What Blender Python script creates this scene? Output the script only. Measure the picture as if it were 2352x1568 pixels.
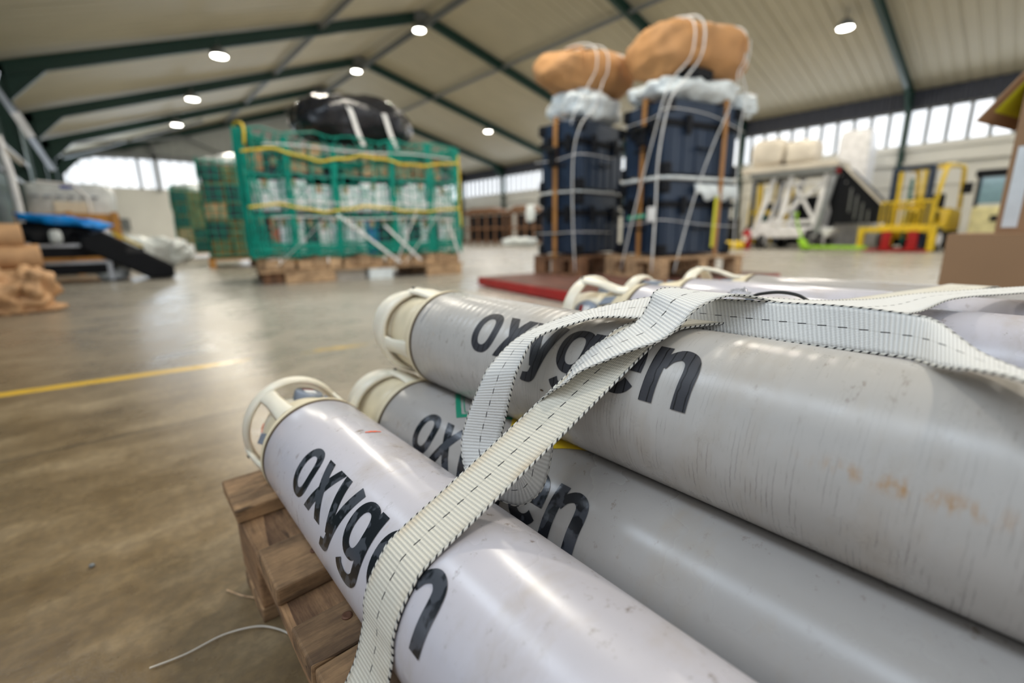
import bpy, bmesh, math, random
from mathutils import Vector, Matrix, noise, Euler
for o in list(bpy.data.objects): bpy.data.objects.remove(o)
SC = bpy.context.scene
COL = SC.collection
PI = math.pi
R = math.radians
rnd = random.Random(7)

# ---------------------------------------------------------------- camera, world, exposure
cd = bpy.data.cameras.new('camera'); cam = bpy.data.objects.new('camera', cd); COL.objects.link(cam)
cam.matrix_world = Matrix(((0.7563, 0.16035, -0.63427, 0), (-0.65409, 0.16529, -0.73814, 0), (-0.01353, 0.97312, 0.22989, 0.5), (0, 0, 0, 1)))
cd.lens = 15.995; cd.sensor_width = 36; cd.clip_start = 0.02; cd.clip_end = 200
cd.dof.use_dof = True; cd.dof.focus_distance = 0.375; cd.dof.aperture_fstop = 2.8
SC.camera = cam
SC.view_settings.view_transform = 'Standard'; SC.view_settings.look = 'None'
SC.view_settings.gamma = 1.0; SC.view_settings.use_curve_mapping = False
SC.view_settings.exposure = -0.42
w = bpy.data.worlds.new('overcast_sky'); SC.world = w; w.use_nodes = True
w.node_tree.nodes['Background'].inputs[0].default_value = (0.86, 0.92, 1.0, 1)
w.node_tree.nodes['Background'].inputs[1].default_value = 1.1
def area(name, loc, rot, sx, sy, e, col=(1, 1, 1), shape='RECTANGLE'):
    l = bpy.data.lights.new(name, 'AREA'); l.shape = shape; l.size = sx; l.size_y = sy; l.energy = e; l.color = col
    o = bpy.data.objects.new(name, l); COL.objects.link(o); o.location = loc; o.rotation_euler = rot
    return o
# daylight entering through the window bands and through the open hangar doors behind the photographer
area('daylight_right', (16.85, 8, 3.2), (0, R(70), 0), 0.8, 34, 400, (0.86, 0.92, 1))
area('daylight_left', (-0.8, 1.0, 2.9), (0, R(-70), 0), 0.8, 5.5, 130, (0.74, 0.86, 1))
area('daylight_gable', (4, 24.0, 3.0), (R(-80), 0, 0), 12, 1.0, 260, (0.74, 0.86, 1))
area('daylight_door', (2.0, -7.8, 2.6), (R(78), 0, 0), 11, 5.0, 210, (1.0, 0.98, 0.95))

# ---------------------------------------------------------------- materials
MATS = {}
class NT:
    def __init__(s, name):
        s.m = bpy.data.materials.new(name); s.m.use_nodes = True; s.t = s.m.node_tree; s.b = s.t.nodes['Principled BSDF']
        MATS[name] = s.m
    def n(s, typ, ins=None, **kw):
        nd = s.t.nodes.new(typ)
        for k, v in kw.items(): setattr(nd, k, v)
        for k, v in (ins or {}).items(): s.set(nd.inputs[k], v)
        return nd
    def set(s, sock, v):
        if isinstance(v, bpy.types.NodeSocket): s.t.links.new(v, sock)
        else: sock.default_value = v
    def math(s, op, a, b=0.0, c=0.0, clamp=False):
        nd = s.t.nodes.new('ShaderNodeMath'); nd.operation = op; nd.use_clamp = clamp
        s.set(nd.inputs[0], a); s.set(nd.inputs[1], b)
        if op in ('MULTIPLY_ADD', 'SMOOTH_MIN', 'COMPARE', 'WRAP'): s.set(nd.inputs[2], c)
        return nd.outputs[0]
    def ramp(s, v, stops):
        nd = s.t.nodes.new('ShaderNodeValToRGB'); s.set(nd.inputs[0], v)
        el = nd.color_ramp.elements
        while len(el) < len(stops): el.new(0.5)
        for e, (p, c) in zip(el, stops):
            e.position = p; e.color = c if isinstance(c, tuple) else (c, c, c, 1)
        return nd.outputs[0]
    def mix(s, f, a, b):
        nd = s.t.nodes.new('ShaderNodeMix'); nd.data_type = 'RGBA'
        s.set(nd.inputs[0], f); s.set(nd.inputs[6], a); s.set(nd.inputs[7], b)
        return nd.outputs[2]
    def coords(s, scale=(1, 1, 1), kind='Object'):
        tc = s.n('ShaderNodeTexCoord'); mp = s.n('ShaderNodeMapping', {0: tc.outputs[kind], 3: scale})
        return mp.outputs[0]
    def noise(s, vec, scale, detail=4, rough=0.55):
        return s.n('ShaderNodeTexNoise', {'Vector': vec, 'Scale': scale, 'Detail': detail, 'Roughness': rough}).outputs[0]
    def out(s, col=None, rough=None, metal=None, bump=None, bstr=0.3, bdist=0.01, **kw):
        if col is not None: s.set(s.b.inputs['Base Color'], col)
        if rough is not None: s.set(s.b.inputs['Roughness'], rough)
        if metal is not None: s.set(s.b.inputs['Metallic'], metal)
        for k, v in kw.items(): s.set(s.b.inputs[k.replace('_', ' ')], v)
        if bump is not None:
            b = s.n('ShaderNodeBump', {'Height': bump, 'Strength': bstr, 'Distance': bdist})
            s.t.links.new(b.outputs[0], s.b.inputs['Normal'])
        return s.m
def c4(c): return (c[0], c[1], c[2], 1)
def mat(name, col, rough=0.5, metal=0.0, var=0.15, scale=8, bump=0.0, bs=40, **kw):
    if name in MATS: return MATS[name]
    t = NT(name); v = t.coords()
    n = t.noise(v, scale, 3)
    f = t.ramp(n, [(0.3, 0.0), (0.7, 1.0)])
    lo = tuple(x * (1 - var) for x in col); hi = tuple(min(1, x * (1 + var)) for x in col)
    c = t.mix(f, c4(lo), c4(hi))
    return t.out(c, rough, metal, t.noise(v, bs, 3) if bump else None, bump, **kw)
def emis(name, col, st):
    if name in MATS: return MATS[name]
    t = NT(name)
    return t.out(c4((0.8, 0.8, 0.8)), 0.5, 0, Emission_Color=c4(col), Emission_Strength=st)

def m_floor():
    t = NT('polished_concrete'); v = t.coords()
    big = t.noise(v, 0.9, 5, 0.6); mid = t.noise(v, 5, 6, 0.65); fine = t.noise(v, 60, 4, 0.7)
    st = t.noise(t.coords((1.0, 7, 1)), 1.6, 5, 0.65)
    a = t.math('ADD', t.math('MULTIPLY', big, 0.35), t.math('MULTIPLY', mid, 0.35))
    a = t.math('ADD', a, t.math('MULTIPLY', st, 0.3))
    c = t.ramp(a, [(0.36, (0.085, 0.052, 0.022, 1)), (0.5, (0.205, 0.142, 0.072, 1)), (0.64, (0.38, 0.285, 0.165, 1))])
    c = t.mix(t.ramp(fine, [(0.42, 0.35), (0.6, 0.0)]), c, (0.08, 0.058, 0.036, 1))
    sep = t.n('ShaderNodeSeparateXYZ', {0: v})
    X, Y = sep.outputs[0], sep.outputs[1]
    # greyer, lighter concrete colour towards the right and the back
    c = t.mix(t.ramp(t.math('ADD', t.math('MULTIPLY', X, 0.25), t.math('MULTIPLY', Y, 0.10)), [(0.12, 0.0), (0.62, 0.85)]), c, (0.45, 0.43, 0.385, 1))
    # worn yellow marking line along the aisle
    d = t.math('ABSOLUTE', t.math('ADD', t.math('MULTIPLY_ADD', X, 0.13, Y), -2.165))
    line = t.math('LESS_THAN', d, 0.030)
    wear = t.ramp(t.math('ADD', t.noise(t.coords((1, 2.2, 1)), 3.2, 5, 0.6), t.math('MULTIPLY', X, -0.26)), [(0.34, 0.0), (0.50, 1.0)])
    c = t.mix(t.math('MULTIPLY', line, wear), c, (0.70, 0.43, 0.03, 1))
    # saw-cut joints
    j = t.math('LESS_THAN', t.math('ABSOLUTE', t.math('ADD', t.math('MULTIPLY_ADD', X, 0.03, Y), t.math('MULTIPLY_ADD', mid, 0.05, -1.53))), 0.006)
    c = t.mix(t.math('MULTIPLY', j, 0.6), c, (0.05, 0.04, 0.03, 1))
    rg = t.ramp(t.math('ADD', t.math('MULTIPLY', big, 0.5), t.math('MULTIPLY', mid, 0.5)), [(0.35, 0.20), (0.65, 0.40)])
    return t.out(c, rg, 0, fine, 0.12, 0.004, Specular_IOR_Level=0.55)
def m_wood(name, base, dark, sc=1.0, ax=0):
    if name in MATS: return MATS[name]
    t = NT(name)
    s = [14, 14, 14]; s[ax] = 1.6
    v = t.coords(tuple(x * sc for x in s))
    oi = t.n('ShaderNodeObjectInfo'); 
    off = t.n('ShaderNodeVectorMath', {0: v, 1: (0, 0, 0)}, operation='ADD')
    cmb = t.n('ShaderNodeCombineXYZ', {0: t.math('MULTIPLY', oi.outputs['Random'], 9.0), 1: t.math('MULTIPLY', oi.outputs['Random'], 31.0), 2: t.math('MULTIPLY', oi.outputs['Random'], 17.0)})
    t.set(off.inputs[1], cmb.outputs[0])
    vv = off.outputs[0]
    w0 = t.noise(vv, 0.28, 2, 0.4)
    rg = t.math('FRACT', t.math('MULTIPLY', w0, 15.0))
    rg = t.math('MULTIPLY', rg, rg)
    fb = t.noise(vv, 6.0, 6, 0.75)
    g = t.math('ADD', t.math('MULTIPLY', rg, 0.30), t.math('MULTIPLY', fb, 0.75))
    c = t.ramp(g, [(0.34, c4(tuple(x * 1.15 for x in base))), (0.50, c4(tuple((a + b) / 2 for a, b in zip(base, dark)))), (0.66, c4(dark))])
    vk = t.n('ShaderNodeTexVoronoi', {'Vector': vv, 'Scale': 0.16})
    kn = t.ramp(vk.outputs[0], [(0.03, 1.0), (0.09, 0.0)])
    c = t.mix(t.math('MULTIPLY', kn, 0.8), c, c4(tuple(x * 0.45 for x in dark)))
    sp = t.ramp(t.noise(t.coords(tuple(x * 1.0 for x in ((9, 60, 60) if ax == 0 else (60, 9, 60)))), 1.0, 3, 0.6), [(0.64, 0.0), (0.70, 1.0)])
    c = t.mix(t.math('MULTIPLY', sp, 0.7), c, c4(tuple(x * 0.2 for x in dark)))
    dirt = t.ramp(t.noise(t.coords(), 9, 5, 0.7), [(0.38, 0.55), (0.58, 0.0)])
    c = t.mix(dirt, c, c4(tuple(x * 0.38 for x in dark)))
    return t.out(c, 0.78, 0, g, 0.8, 0.003)
def m_tank(name, base, wound):
    t = NT(name); v = t.coords()
    n1 = t.noise(v, 7, 4, 0.6); n2 = t.noise(v, 38, 5, 0.7)
    c = t.mix(t.ramp(n1, [(0.35, 0.0), (0.7, 1.0)]), c4(base), c4(tuple(x * 0.88 for x in base)))
    vs = t.coords((1, 1, 1))
    # dirt specks and smudges, strongest on the flanks
    spk = t.ramp(t.noise(t.coords((60, 160, 60) if wound else (70, 90, 70)), 1.0, 4, 0.75), [(0.60, 0.0), (0.70, 1.0)])
    zone = t.ramp(t.noise(v, 5, 3, 0.6), [(0.40, 0.0), (0.58, 1.0)])
    c = t.mix(t.math('MULTIPLY', t.math('MULTIPLY', spk, zone), 0.75), c, (0.13, 0.085, 0.05, 1))
    sm = t.ramp(t.noise(t.coords((9, 16, 9)), 1.0, 5, 0.7), [(0.52, 0.0), (0.74, 1.0)])
    c = t.mix(t.math('MULTIPLY', sm, 0.42), c, (0.34, 0.27, 0.19, 1))
    # rusty smudges
    rs = t.ramp(t.noise(t.coords((22, 30, 30)), 1.0, 4, 0.6), [(0.70, 0.0), (0.78, 1.0)])
    c = t.mix(t.math('MULTIPLY', rs, 0.55), c, (0.42, 0.25, 0.09, 1))
    if wound:
        wv = t.n('ShaderNodeTexWave', {'Vector': v, 'Scale': 95.0, 'Distortion': 1.6, 'Detail': 2.0, 'Detail Scale': 2.0}, wave_type='BANDS', bands_direction='Y').outputs[0]
        ln = t.ramp(wv, [(0.88, 0.0), (0.97, 1.0)])
        br = t.ramp(t.noise(t.coords((34, 120, 34)), 1.0, 3, 0.6), [(0.48, 0.0), (0.62, 1.0)])
        sep = t.n('ShaderNodeSeparateXYZ', {0: v})
        low = t.ramp(t.math('MULTIPLY_ADD', sep.outputs[2], 8.0, 0.5), [(0.35, 1.0), (0.85, 0.25)])
        c = t.mix(t.math('MULTIPLY', t.math('MULTIPLY', t.math('MULTIPLY', ln, br), low), 0.6), c, (0.16, 0.13, 0.12, 1))
        ry = t.math('POWER', 2.718, t.math('MULTIPLY', t.math('POWER', t.math('MULTIPLY', t.math('ADD', sep.outputs[1], 0.530), 26.0), 2.0), -1.0))
        rz_ = t.math('POWER', 2.718, t.math('MULTIPLY', t.math('POWER', t.math('MULTIPLY', t.math('ADD', sep.outputs[2], -0.0175), 220.0), 2.0), -1.0))
        rn = t.ramp(t.noise(t.coords((30, 150, 60)), 1.0, 3, 0.6), [(0.45, 0.0), (0.62, 1.0)])
        c = t.mix(t.math('MULTIPLY', t.math('MULTIPLY', t.math('MULTIPLY', ry, rz_), rn), 0.9), c, (0.38, 0.20, 0.06, 1))
        w2 = t.n('ShaderNodeTexWave', {'Vector': v, 'Scale': 28.0, 'Distortion': 0.6, 'Detail': 1.0}, wave_type='BANDS', bands_direction='Y').outputs[0]
        h = t.math('ADD', t.math('MULTIPLY', w2, 0.7), t.math('MULTIPLY', n2, 0.5))
        return t.out(c, t.ramp(n2, [(0.3, 0.24), (0.7, 0.38)]), 0, h, 0.22, 0.0012, Specular_IOR_Level=0.5)
    return t.out(c, t.ramp(n1, [(0.3, 0.16), (0.7, 0.34)]), 0, n2, 0.05, 0.001, Specular_IOR_Level=0.5)
def m_ink(name, cracked, mottle):
    t = NT(name); v = t.coords()
    c = (0.010, 0.012, 0.016, 1)
    if mottle:
        k = t.ramp(t.noise(t.coords((1, 1, 1)), 75, 2, 0.5), [(0.50, 0.0), (0.56, 1.0)])
        c = t.mix(k, c, (0.055, 0.06, 0.072, 1))
    if cracked:
        wv = t.n('ShaderNodeTexWave', {'Vector': v, 'Scale': 42.0, 'Distortion': 1.6, 'Detail': 2.0, 'Detail Scale': 2.0}, wave_type='BANDS', bands_direction='Y').outputs[0]
        c = t.mix(t.ramp(wv, [(0.93, 0.0), (0.985, 0.9)]), (0.040, 0.040, 0.045, 1), (0.004, 0.004, 0.004, 1))
    return t.out(c, 0.20 if not cracked else 0.42, 0, Specular_IOR_Level=0.5 if not cracked else 0.25)
def m_web(name, base, stain=True):
    t = NT(name)
    tc = t.n('ShaderNodeTexCoord'); sep = t.n('ShaderNodeSeparateXYZ', {0: tc.outputs['UV']})
    U, V = sep.outputs[0], sep.outputs[1]     # U across 0..1, V metres along
    rib = t.math('SINE', t.math('MULTIPLY', V, 2 * PI / 0.0031))
    thr = t.math('SINE', t.math('MULTIPLY', U, 2 * PI * 26))
    h = t.math('ADD', t.math('MULTIPLY', rib, 0.6), t.math('MULTIPLY', thr, 0.3))
    sh = t.math('MULTIPLY_ADD', rib, 0.5, 0.5)
    c = t.mix(t.math('MULTIPLY', sh, 0.9), c4(tuple(x * 0.80 for x in base)), c4(base))
    gap = t.math('MULTIPLY', t.math('GREATER_THAN', thr, 0.72), t.math('LESS_THAN', rib, -0.3))
    c = t.mix(t.math('MULTIPLY', gap, 0.30), c, (0.20, 0.17, 0.12, 1))
    if stain:
        ed = t.ramp(t.math('ABSOLUTE', t.math('ADD', U, -0.5)), [(0.28, 0.0), (0.5, 1.0)])
        nz = t.ramp(t.noise(t.coords((1, 1, 1)), 14, 4, 0.6), [(0.47, 0.0), (0.64, 1.0)])
        c = t.mix(t.math('MULTIPLY', t.math('MULTIPLY', ed, nz), 0.55), c, (0.50, 0.33, 0.15, 1))
        n3 = t.ramp(t.noise(t.coords((1, 1, 1)), 22, 4, 0.7), [(0.58, 0.0), (0.72, 1.0)])
        c = t.mix(t.math('MULTIPLY', n3, 0.22), c, (0.40, 0.30, 0.18, 1))
    # dashed black tracer thread down the middle
    fr = t.math('FRACT', t.math('MULTIPLY', V, 1 / 0.0135))
    uu = t.math('ADD', U, t.math('MULTIPLY_ADD', fr, -0.03, 0.006))
    dash = t.math('MULTIPLY', t.math('LESS_THAN', t.math('ABSOLUTE', t.math('ADD', uu, -0.5)), 0.012), t.math('LESS_THAN', fr, 0.45))
    fine = t.math('LESS_THAN', t.math('ABSOLUTE', t.math('ADD', U, -0.5)), 0.005)
    c = t.mix(t.math('MULTIPLY', fine, 0.45), c, (0.25, 0.22, 0.18, 1))
    c = t.mix(dash, c, (0.008, 0.008, 0.010, 1))
    return t.out(c, 0.62, 0, h, 0.55, 0.0006, Sheen_Weight=0.15)
def m_cord(name):
    t = NT(name)
    tc = t.n('ShaderNodeTexCoord'); sep = t.n('ShaderNodeSeparateXYZ', {0: tc.outputs['UV']})
    fr = t.math('FRACT', t.math('ADD', t.math('MULTIPLY', sep.outputs[1], 1 / 0.0058), t.math('MULTIPLY', sep.outputs[0], 1.0)))
    d = t.math('LESS_THAN', fr, 0.34)
    c = t.mix(d, (0.58, 0.56, 0.50, 1), (0.012, 0.012, 0.014, 1))
    return t.out(c, 0.7, 0, fr, 0.4, 0.0004)

M = {}
M['floor'] = m_floor()
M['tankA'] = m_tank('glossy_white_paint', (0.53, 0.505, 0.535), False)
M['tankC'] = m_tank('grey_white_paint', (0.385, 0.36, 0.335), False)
M['tankB'] = m_tank('wound_white_composite', (0.445, 0.42, 0.385), True)
M['inkA'] = m_ink('mottled_black_ink', False, True)
M['inkB'] = m_ink('cracked_black_ink', True, False)
M['web'] = m_web('ivory_webbing', (0.70, 0.66, 0.55))
M['webw'] = m_web('white_webbing', (0.74, 0.73, 0.69), False)
M['olive'] = mat('olive_bundle', (.20, .17, .06), .7, var=.3)
M['leftclad'] = mat('dark_green_cladding', (0.012, 0.045, 0.035), 0.6)
M['cord'] = m_cord('black_flecked_edge')
M['oldwood'] = m_wood('weathered_pallet_wood_x', (0.34, 0.20, 0.095), (0.10, 0.055, 0.026), 1, 0)
M['oldwoody'] = m_wood('weathered_pallet_wood_y', (0.38, 0.215, 0.10), (0.13, 0.065, 0.03), 1, 1)
M['pine'] = m_wood('pale_pallet_wood', (0.60, 0.40, 0.23), (0.36, 0.22, 0.12), 1, 0)
M['brownwood'] = m_wood('brown_shelf_wood', (0.28, 0.14, 0.07), (0.12, 0.06, 0.03), 1, 2)
M['cream'] = mat('cream_plastic', (0.74, 0.68, 0.55), 0.38, var=0.08, scale=14, Subsurface_Weight=0.05)
M['creamy'] = mat('yellowed_plastic', (0.66, 0.57, 0.39), 0.42, var=0.1, scale=18)
M['greyp'] = mat('grey_plastic', (0.20, 0.23, 0.28), 0.4)
M['dark'] = mat('dark_metal', (0.03, 0.03, 0.03), 0.4, 0.6)
M['groove'] = mat('dirty_groove', (0.09, 0.06, 0.03), 0.8)
M['roof'] = mat('ceiling_sheet', (0.43, 0.39, 0.28), 0.55, var=0.06, scale=0.8)
M['green'] = mat('dark_green_steel', (0.004, 0.036, 0.026), 0.5, var=0.1)
M['gsteel'] = mat('grey_steel', (0.16, 0.17, 0.17), 0.5)
M['white'] = mat('white_wall_paint', (0.76, 0.75, 0.70), 0.6, var=0.05, scale=1)
M['clad'] = mat('light_grey_cladding', (0.42, 0.44, 0.42), 0.6, var=0.05, scale=1)
M['fascia'] = mat('dark_slate_cladding', (0.045, 0.050, 0.072), 0.6, var=0.2)
M['pane'] = emis('backlit_panel', (0.86, 0.92, 1.0), 1.55)
M['paneb'] = emis('backlit_blue_panel', (0.72, 0.82, 1.0), 1.5)
M['lamp'] = emis('lamp_glow', (1.0, 0.96, 0.86), 25)
M['teal'] = mat('teal_net_cord', (0.0, 0.27, 0.20), 0.6, var=0.25, scale=6)
M['yrope'] = mat('yellow_rope', (0.72, 0.52, 0.03), 0.6)
M['whitep'] = mat('white_wrapped_plastic', (0.72, 0.78, 0.80), 0.35, var=0.15, scale=14)
M['tan'] = mat('tan_cardboard', (0.55, 0.37, 0.20), 0.7, var=0.2)
M['card'] = mat('brown_cardboard', (0.30, 0.175, 0.09), 0.75, var=0.05, scale=3)
M['carde'] = mat('cardboard_edge', (0.46, 0.30, 0.17), 0.8, var=0.1)
M['ylabel'] = mat('yellow_label', (0.62, 0.62, 0.02), 0.5, var=0.04)
M['crate'] = mat('navy_crate_plastic', (0.017, 0.031, 0.060), 0.36, var=0.15, scale=5)
M['crated'] = mat('black_crate_plastic', (0.006, 0.007, 0.010), 0.55, Specular_IOR_Level=0.2)
M['duffel'] = mat('tan_duffel_fabric', (0.46, 0.235, 0.09), 0.7, var=0.18, scale=5, bump=0.3, bs=9)
M['blackp'] = mat('black_wrapped_plastic', (0.012, 0.013, 0.017), 0.25, var=0.3, scale=9, bump=0.8, bs=9)
M['wstrap'] = mat('white_strap', (0.75, 0.75, 0.74), 0.6)
M['bstrap'] = mat('brown_strap', (0.34, 0.16, 0.045), 0.6)
M['red'] = mat('red_paint', (0.38, 0.008, 0.01), 0.4)
M['redb'] = mat('red_worn_paint', (0.13, 0.055, 0.04), 0.7, var=0.3)
M['yel'] = mat('yellow_machine_paint', (0.75, 0.52, 0.02), 0.4)
M['wmach'] = mat('white_machine_paint', (0.80, 0.80, 0.82), 0.45)
M['tarp'] = mat('beige_tarpaulin', (0.60, 0.55, 0.47), 0.6, var=0.15, scale=2, bump=0.4, bs=3)
M['bluet'] = mat('blue_tarpaulin', (0.0, 0.27, 0.80), 0.5, var=0.2)
M['lime'] = mat('lime_green_paint', (0.35, 0.68, 0.03), 0.4)
M['kraft'] = mat('kraft_paper', (0.56, 0.33, 0.17), 0.7, var=0.2, bump=0.5, bs=12)
M['glass'] = mat('blue_tinted_glass', (0.22, 0.36, 0.42), 0.1)
M['rubber'] = mat('tyre_rubber', (0.02, 0.02, 0.022), 0.7)
M['silver'] = mat('silver_rail', (0.40, 0.42, 0.45), 0.3, 0.7)
M['gymbol'] = mat('green_symbol_ink', (0.0, 0.22, 0.12), 0.4)
M['orange'] = mat('orange_marker', (0.80, 0.12, 0.04), 0.5)
M['bluesign'] = mat('blue_sign', (0.01, 0.06, 0.45), 0.5)
M['orangew'] = mat('orange_wood', (0.50, 0.24, 0.06), 0.7)
M['film'] = NT('clear_film').out((0.9, 0.92, 0.95, 1), 0.12, 0, Transmission_Weight=0.85, Alpha=0.55)
M['pinfilm'] = mat('milky_film', (0.62, 0.66, 0.68), 0.25, var=0.15, scale=7)

# ---------------------------------------------------------------- mesh builder
class G:
    def __init__(s): s.v = []; s.f = []; s.uv = None
    def add(s, vs, fs):
        b = len(s.v); s.v += [tuple(p) for p in vs]; s.f += [tuple(i + b for i in f) for f in fs]
        return s
    def box(s, x0, x1, y0, y1, z0, z1, mtx=None):
        vs = [Vector(p) for p in ((x0, y0, z0), (x1, y0, z0), (x1, y1, z0), (x0, y1, z0), (x0, y0, z1), (x1, y0, z1), (x1, y1, z1), (x0, y1, z1))]
        if mtx: vs = [mtx @ p for p in vs]
        return s.add(vs, [(0, 3, 2, 1), (4, 5, 6, 7), (0, 1, 5, 4), (1, 2, 6, 5), (2, 3, 7, 6), (3, 0, 4, 7)])
    def prism(s, pts, d):          # closed polygon (3d pts) extruded by vector d
        n = len(pts); d = Vector(d); a = [Vector(p) for p in pts]
        return s.add(a + [p + d for p in a], [tuple(range(n))[::-1], tuple(range(n, 2 * n))] + [(i, (i + 1) % n, n + (i + 1) % n, n + i) for i in range(n)])
    def beam(s, a, b, w, h, up=(0, 0, 1)):
        a = Vector(a); b = Vector(b); d = (b - a); L = d.length; d.normalize()
        u = Vector(up); x = d.cross(u)
        if x.length < 1e-4: x = d.cross(Vector((1, 0, 0)))
        x.normalize(); z = x.cross(d)
        m = Matrix(((x.x, d.x, z.x, a.x), (x.y, d.y, z.y, a.y), (x.z, d.z, z.z, a.z), (0, 0, 0, 1)))
        return s.box(-w / 2, w / 2, 0, L, -h / 2, h / 2, m)
    def tube(s, pts, r, n=8, closed=False, caps=True):
        pts = [Vector(p) for p in pts]; N = len(pts); rs = r if isinstance(r, (list, tuple)) else [r] * N
        vs = []; prev = None
        for i, p in enumerate(pts):
            if closed: t = pts[(i + 1) % N] - pts[i - 1]
            else: t = pts[min(i + 1, N - 1)] - pts[max(i - 1, 0)]
            t.normalize()
            if prev is None:
                a = Vector((0, 0, 1)) if abs(t.z) < 0.9 else Vector((1, 0, 0)); prev = t.cross(a).normalized()
            prev = (prev - t * prev.dot(t)).normalized(); q = t.cross(prev)
            for k in range(n):
                an = 2 * PI * k / n; vs.append(p + (prev * math.cos(an) + q * math.sin(an)) * rs[i])
        fs = []
        M_ = N if closed else N - 1
        for i in range(M_):
            j = (i + 1) % N
            for k in range(n):
                fs.append((i * n + k, i * n + (k + 1) % n, j * n + (k + 1) % n, j * n + k))
        if caps and not closed: fs += [tuple(range(n))[::-1], tuple(range((N - 1) * n, N * n))]
        return s.add(vs, fs)
    def lathe(s, prof, n=64, axis='Y', c=(0, 0, 0), capends=True):   # prof: (pos along axis, radius)
        vs = []
        for a, r in prof:
            for k in range(n):
                t = 2 * PI * k / n; p, q = r * math.cos(t), r * math.sin(t)
                v = {'Y': (p, a, q), 'Z': (p, q, a), 'X': (a, p, q)}[axis]
                vs.append((v[0] + c[0], v[1] + c[1], v[2] + c[2]))
        fs = []
        for i in range(len(prof) - 1):
            for k in range(n): fs.append((i * n + k, (i + 1) * n + k, (i + 1) * n + (k + 1) % n, i * n + (k + 1) % n))
        if capends: fs += [tuple(range(n)), tuple(range((len(prof) - 1) * n, len(prof) * n))[::-1]]
        return s.add(vs, fs)
    def blob(s, c, r, e=2.4, amp=0.06, fq=3.0, n=22, seed=0, rot=0, flat=None):
        vs = []; m = Matrix.Rotation(rot, 3, 'Z')
        sg = lambda x, p: math.copysign(abs(x) ** p, x)
        for i in range(n + 1):
            th = PI * i / n - PI / 2
            for k in range(2 * n):
                ph = PI * k / n
                p = Vector((sg(math.cos(th), 2 / e) * sg(math.cos(ph), 2 / e) * r[0], sg(math.cos(th), 2 / e) * sg(math.sin(ph), 2 / e) * r[1], sg(math.sin(th), 2 / e) * r[2]))
                d = noise.noise(p * fq / max(r) + Vector((seed * 7.1, seed * 3.3, 0))) * amp + noise.noise(p * fq * 3 / max(r) + Vector((seed, 5, 9))) * amp * 0.4
                p = p * (1 + d)
                if flat is not None and p.z < -flat: p.z = -flat + (p.z + flat) * 0.1
                vs.append(m @ p + Vector(c))
        fs = []
        for i in range(n):
            for k in range(2 * n): fs.append((i * 2 * n + k, i * 2 * n + (k + 1) % (2 * n), (i + 1) * 2 * n + (k + 1) % (2 * n), (i + 1) * 2 * n + k))
        return s.add(vs, fs)
    def mesh(s, name, m, smooth=False):
        me = bpy.data.meshes.new(name); me.from_pydata(s.v, [], s.f)
        me.materials.append(M[m] if isinstance(m, str) else m)
        bm = bmesh.new(); bm.from_mesh(me); bmesh.ops.recalc_face_normals(bm, faces=bm.faces); bm.to_mesh(me); bm.free()
        if smooth: me.polygons.foreach_set('use_smooth', [True] * len(me.polygons))
        me.update(); return me

def tag(o, label=None, cat=None, group=None, kind=None):
    if label: o['label'] = label
    if cat: o['category'] = cat
    if group: o['group'] = group
    if kind: o['kind'] = kind
    return o
def ob(name, g, m, parent=None, smooth=False, bev=0.0, loc=None, rz=0.0, seg=2):
    me = g.mesh(name, m, smooth) if isinstance(g, G) else g
    o = bpy.data.objects.new(name, me); COL.objects.link(o)
    if parent: o.parent = parent
    if loc: o.location = loc
    if rz: o.rotation_euler = (0, 0, rz)
    if bev:
        b = o.modifiers.new('bevel', 'BEVEL'); b.width = bev; b.segments = seg; b.limit_method = 'ANGLE'; b.angle_limit = R(40)
        if smooth:
            pass
    return o
def thing(name, label, cat, loc=(0, 0, 0), rz=0.0, group=None):
    o = bpy.data.objects.new(name, None); COL.objects.link(o); o.location = loc; o.rotation_euler = (0, 0, rz)
    o.empty_display_size = 0.1
    return tag(o, label, cat, group)
def solo(name, g, m, label, cat, group=None, kind=None, **kw):
    return tag(ob(name, g, m, **kw), label, cat, group, kind)
def copytree(o, parent=None):
    c = o.copy(); COL.objects.link(c)
    if parent: c.parent = parent
    for ch in list(o.children): copytree(ch, c)
    return c
def struct(name, g, m, **kw): return tag(ob(name, g, m, **kw), kind='structure')
def catmull(pts, sub):
    out = []; n = len(pts); pts = [Vector(p) for p in pts]
    for i in range(n - 1):
        p0 = pts[max(i - 1, 0)]; p1 = pts[i]; p2 = pts[i + 1]; p3 = pts[min(i + 2, n - 1)]
        for k in range(sub):
            t = k / sub
            out.append(0.5 * ((2 * p1) + (p2 - p0) * t + (2 * p0 - 5 * p1 + 4 * p2 - p3) * t * t + (3 * p1 - p0 - 3 * p2 + p3) * t ** 3))
    out.append(pts[-1]); return out

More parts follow.
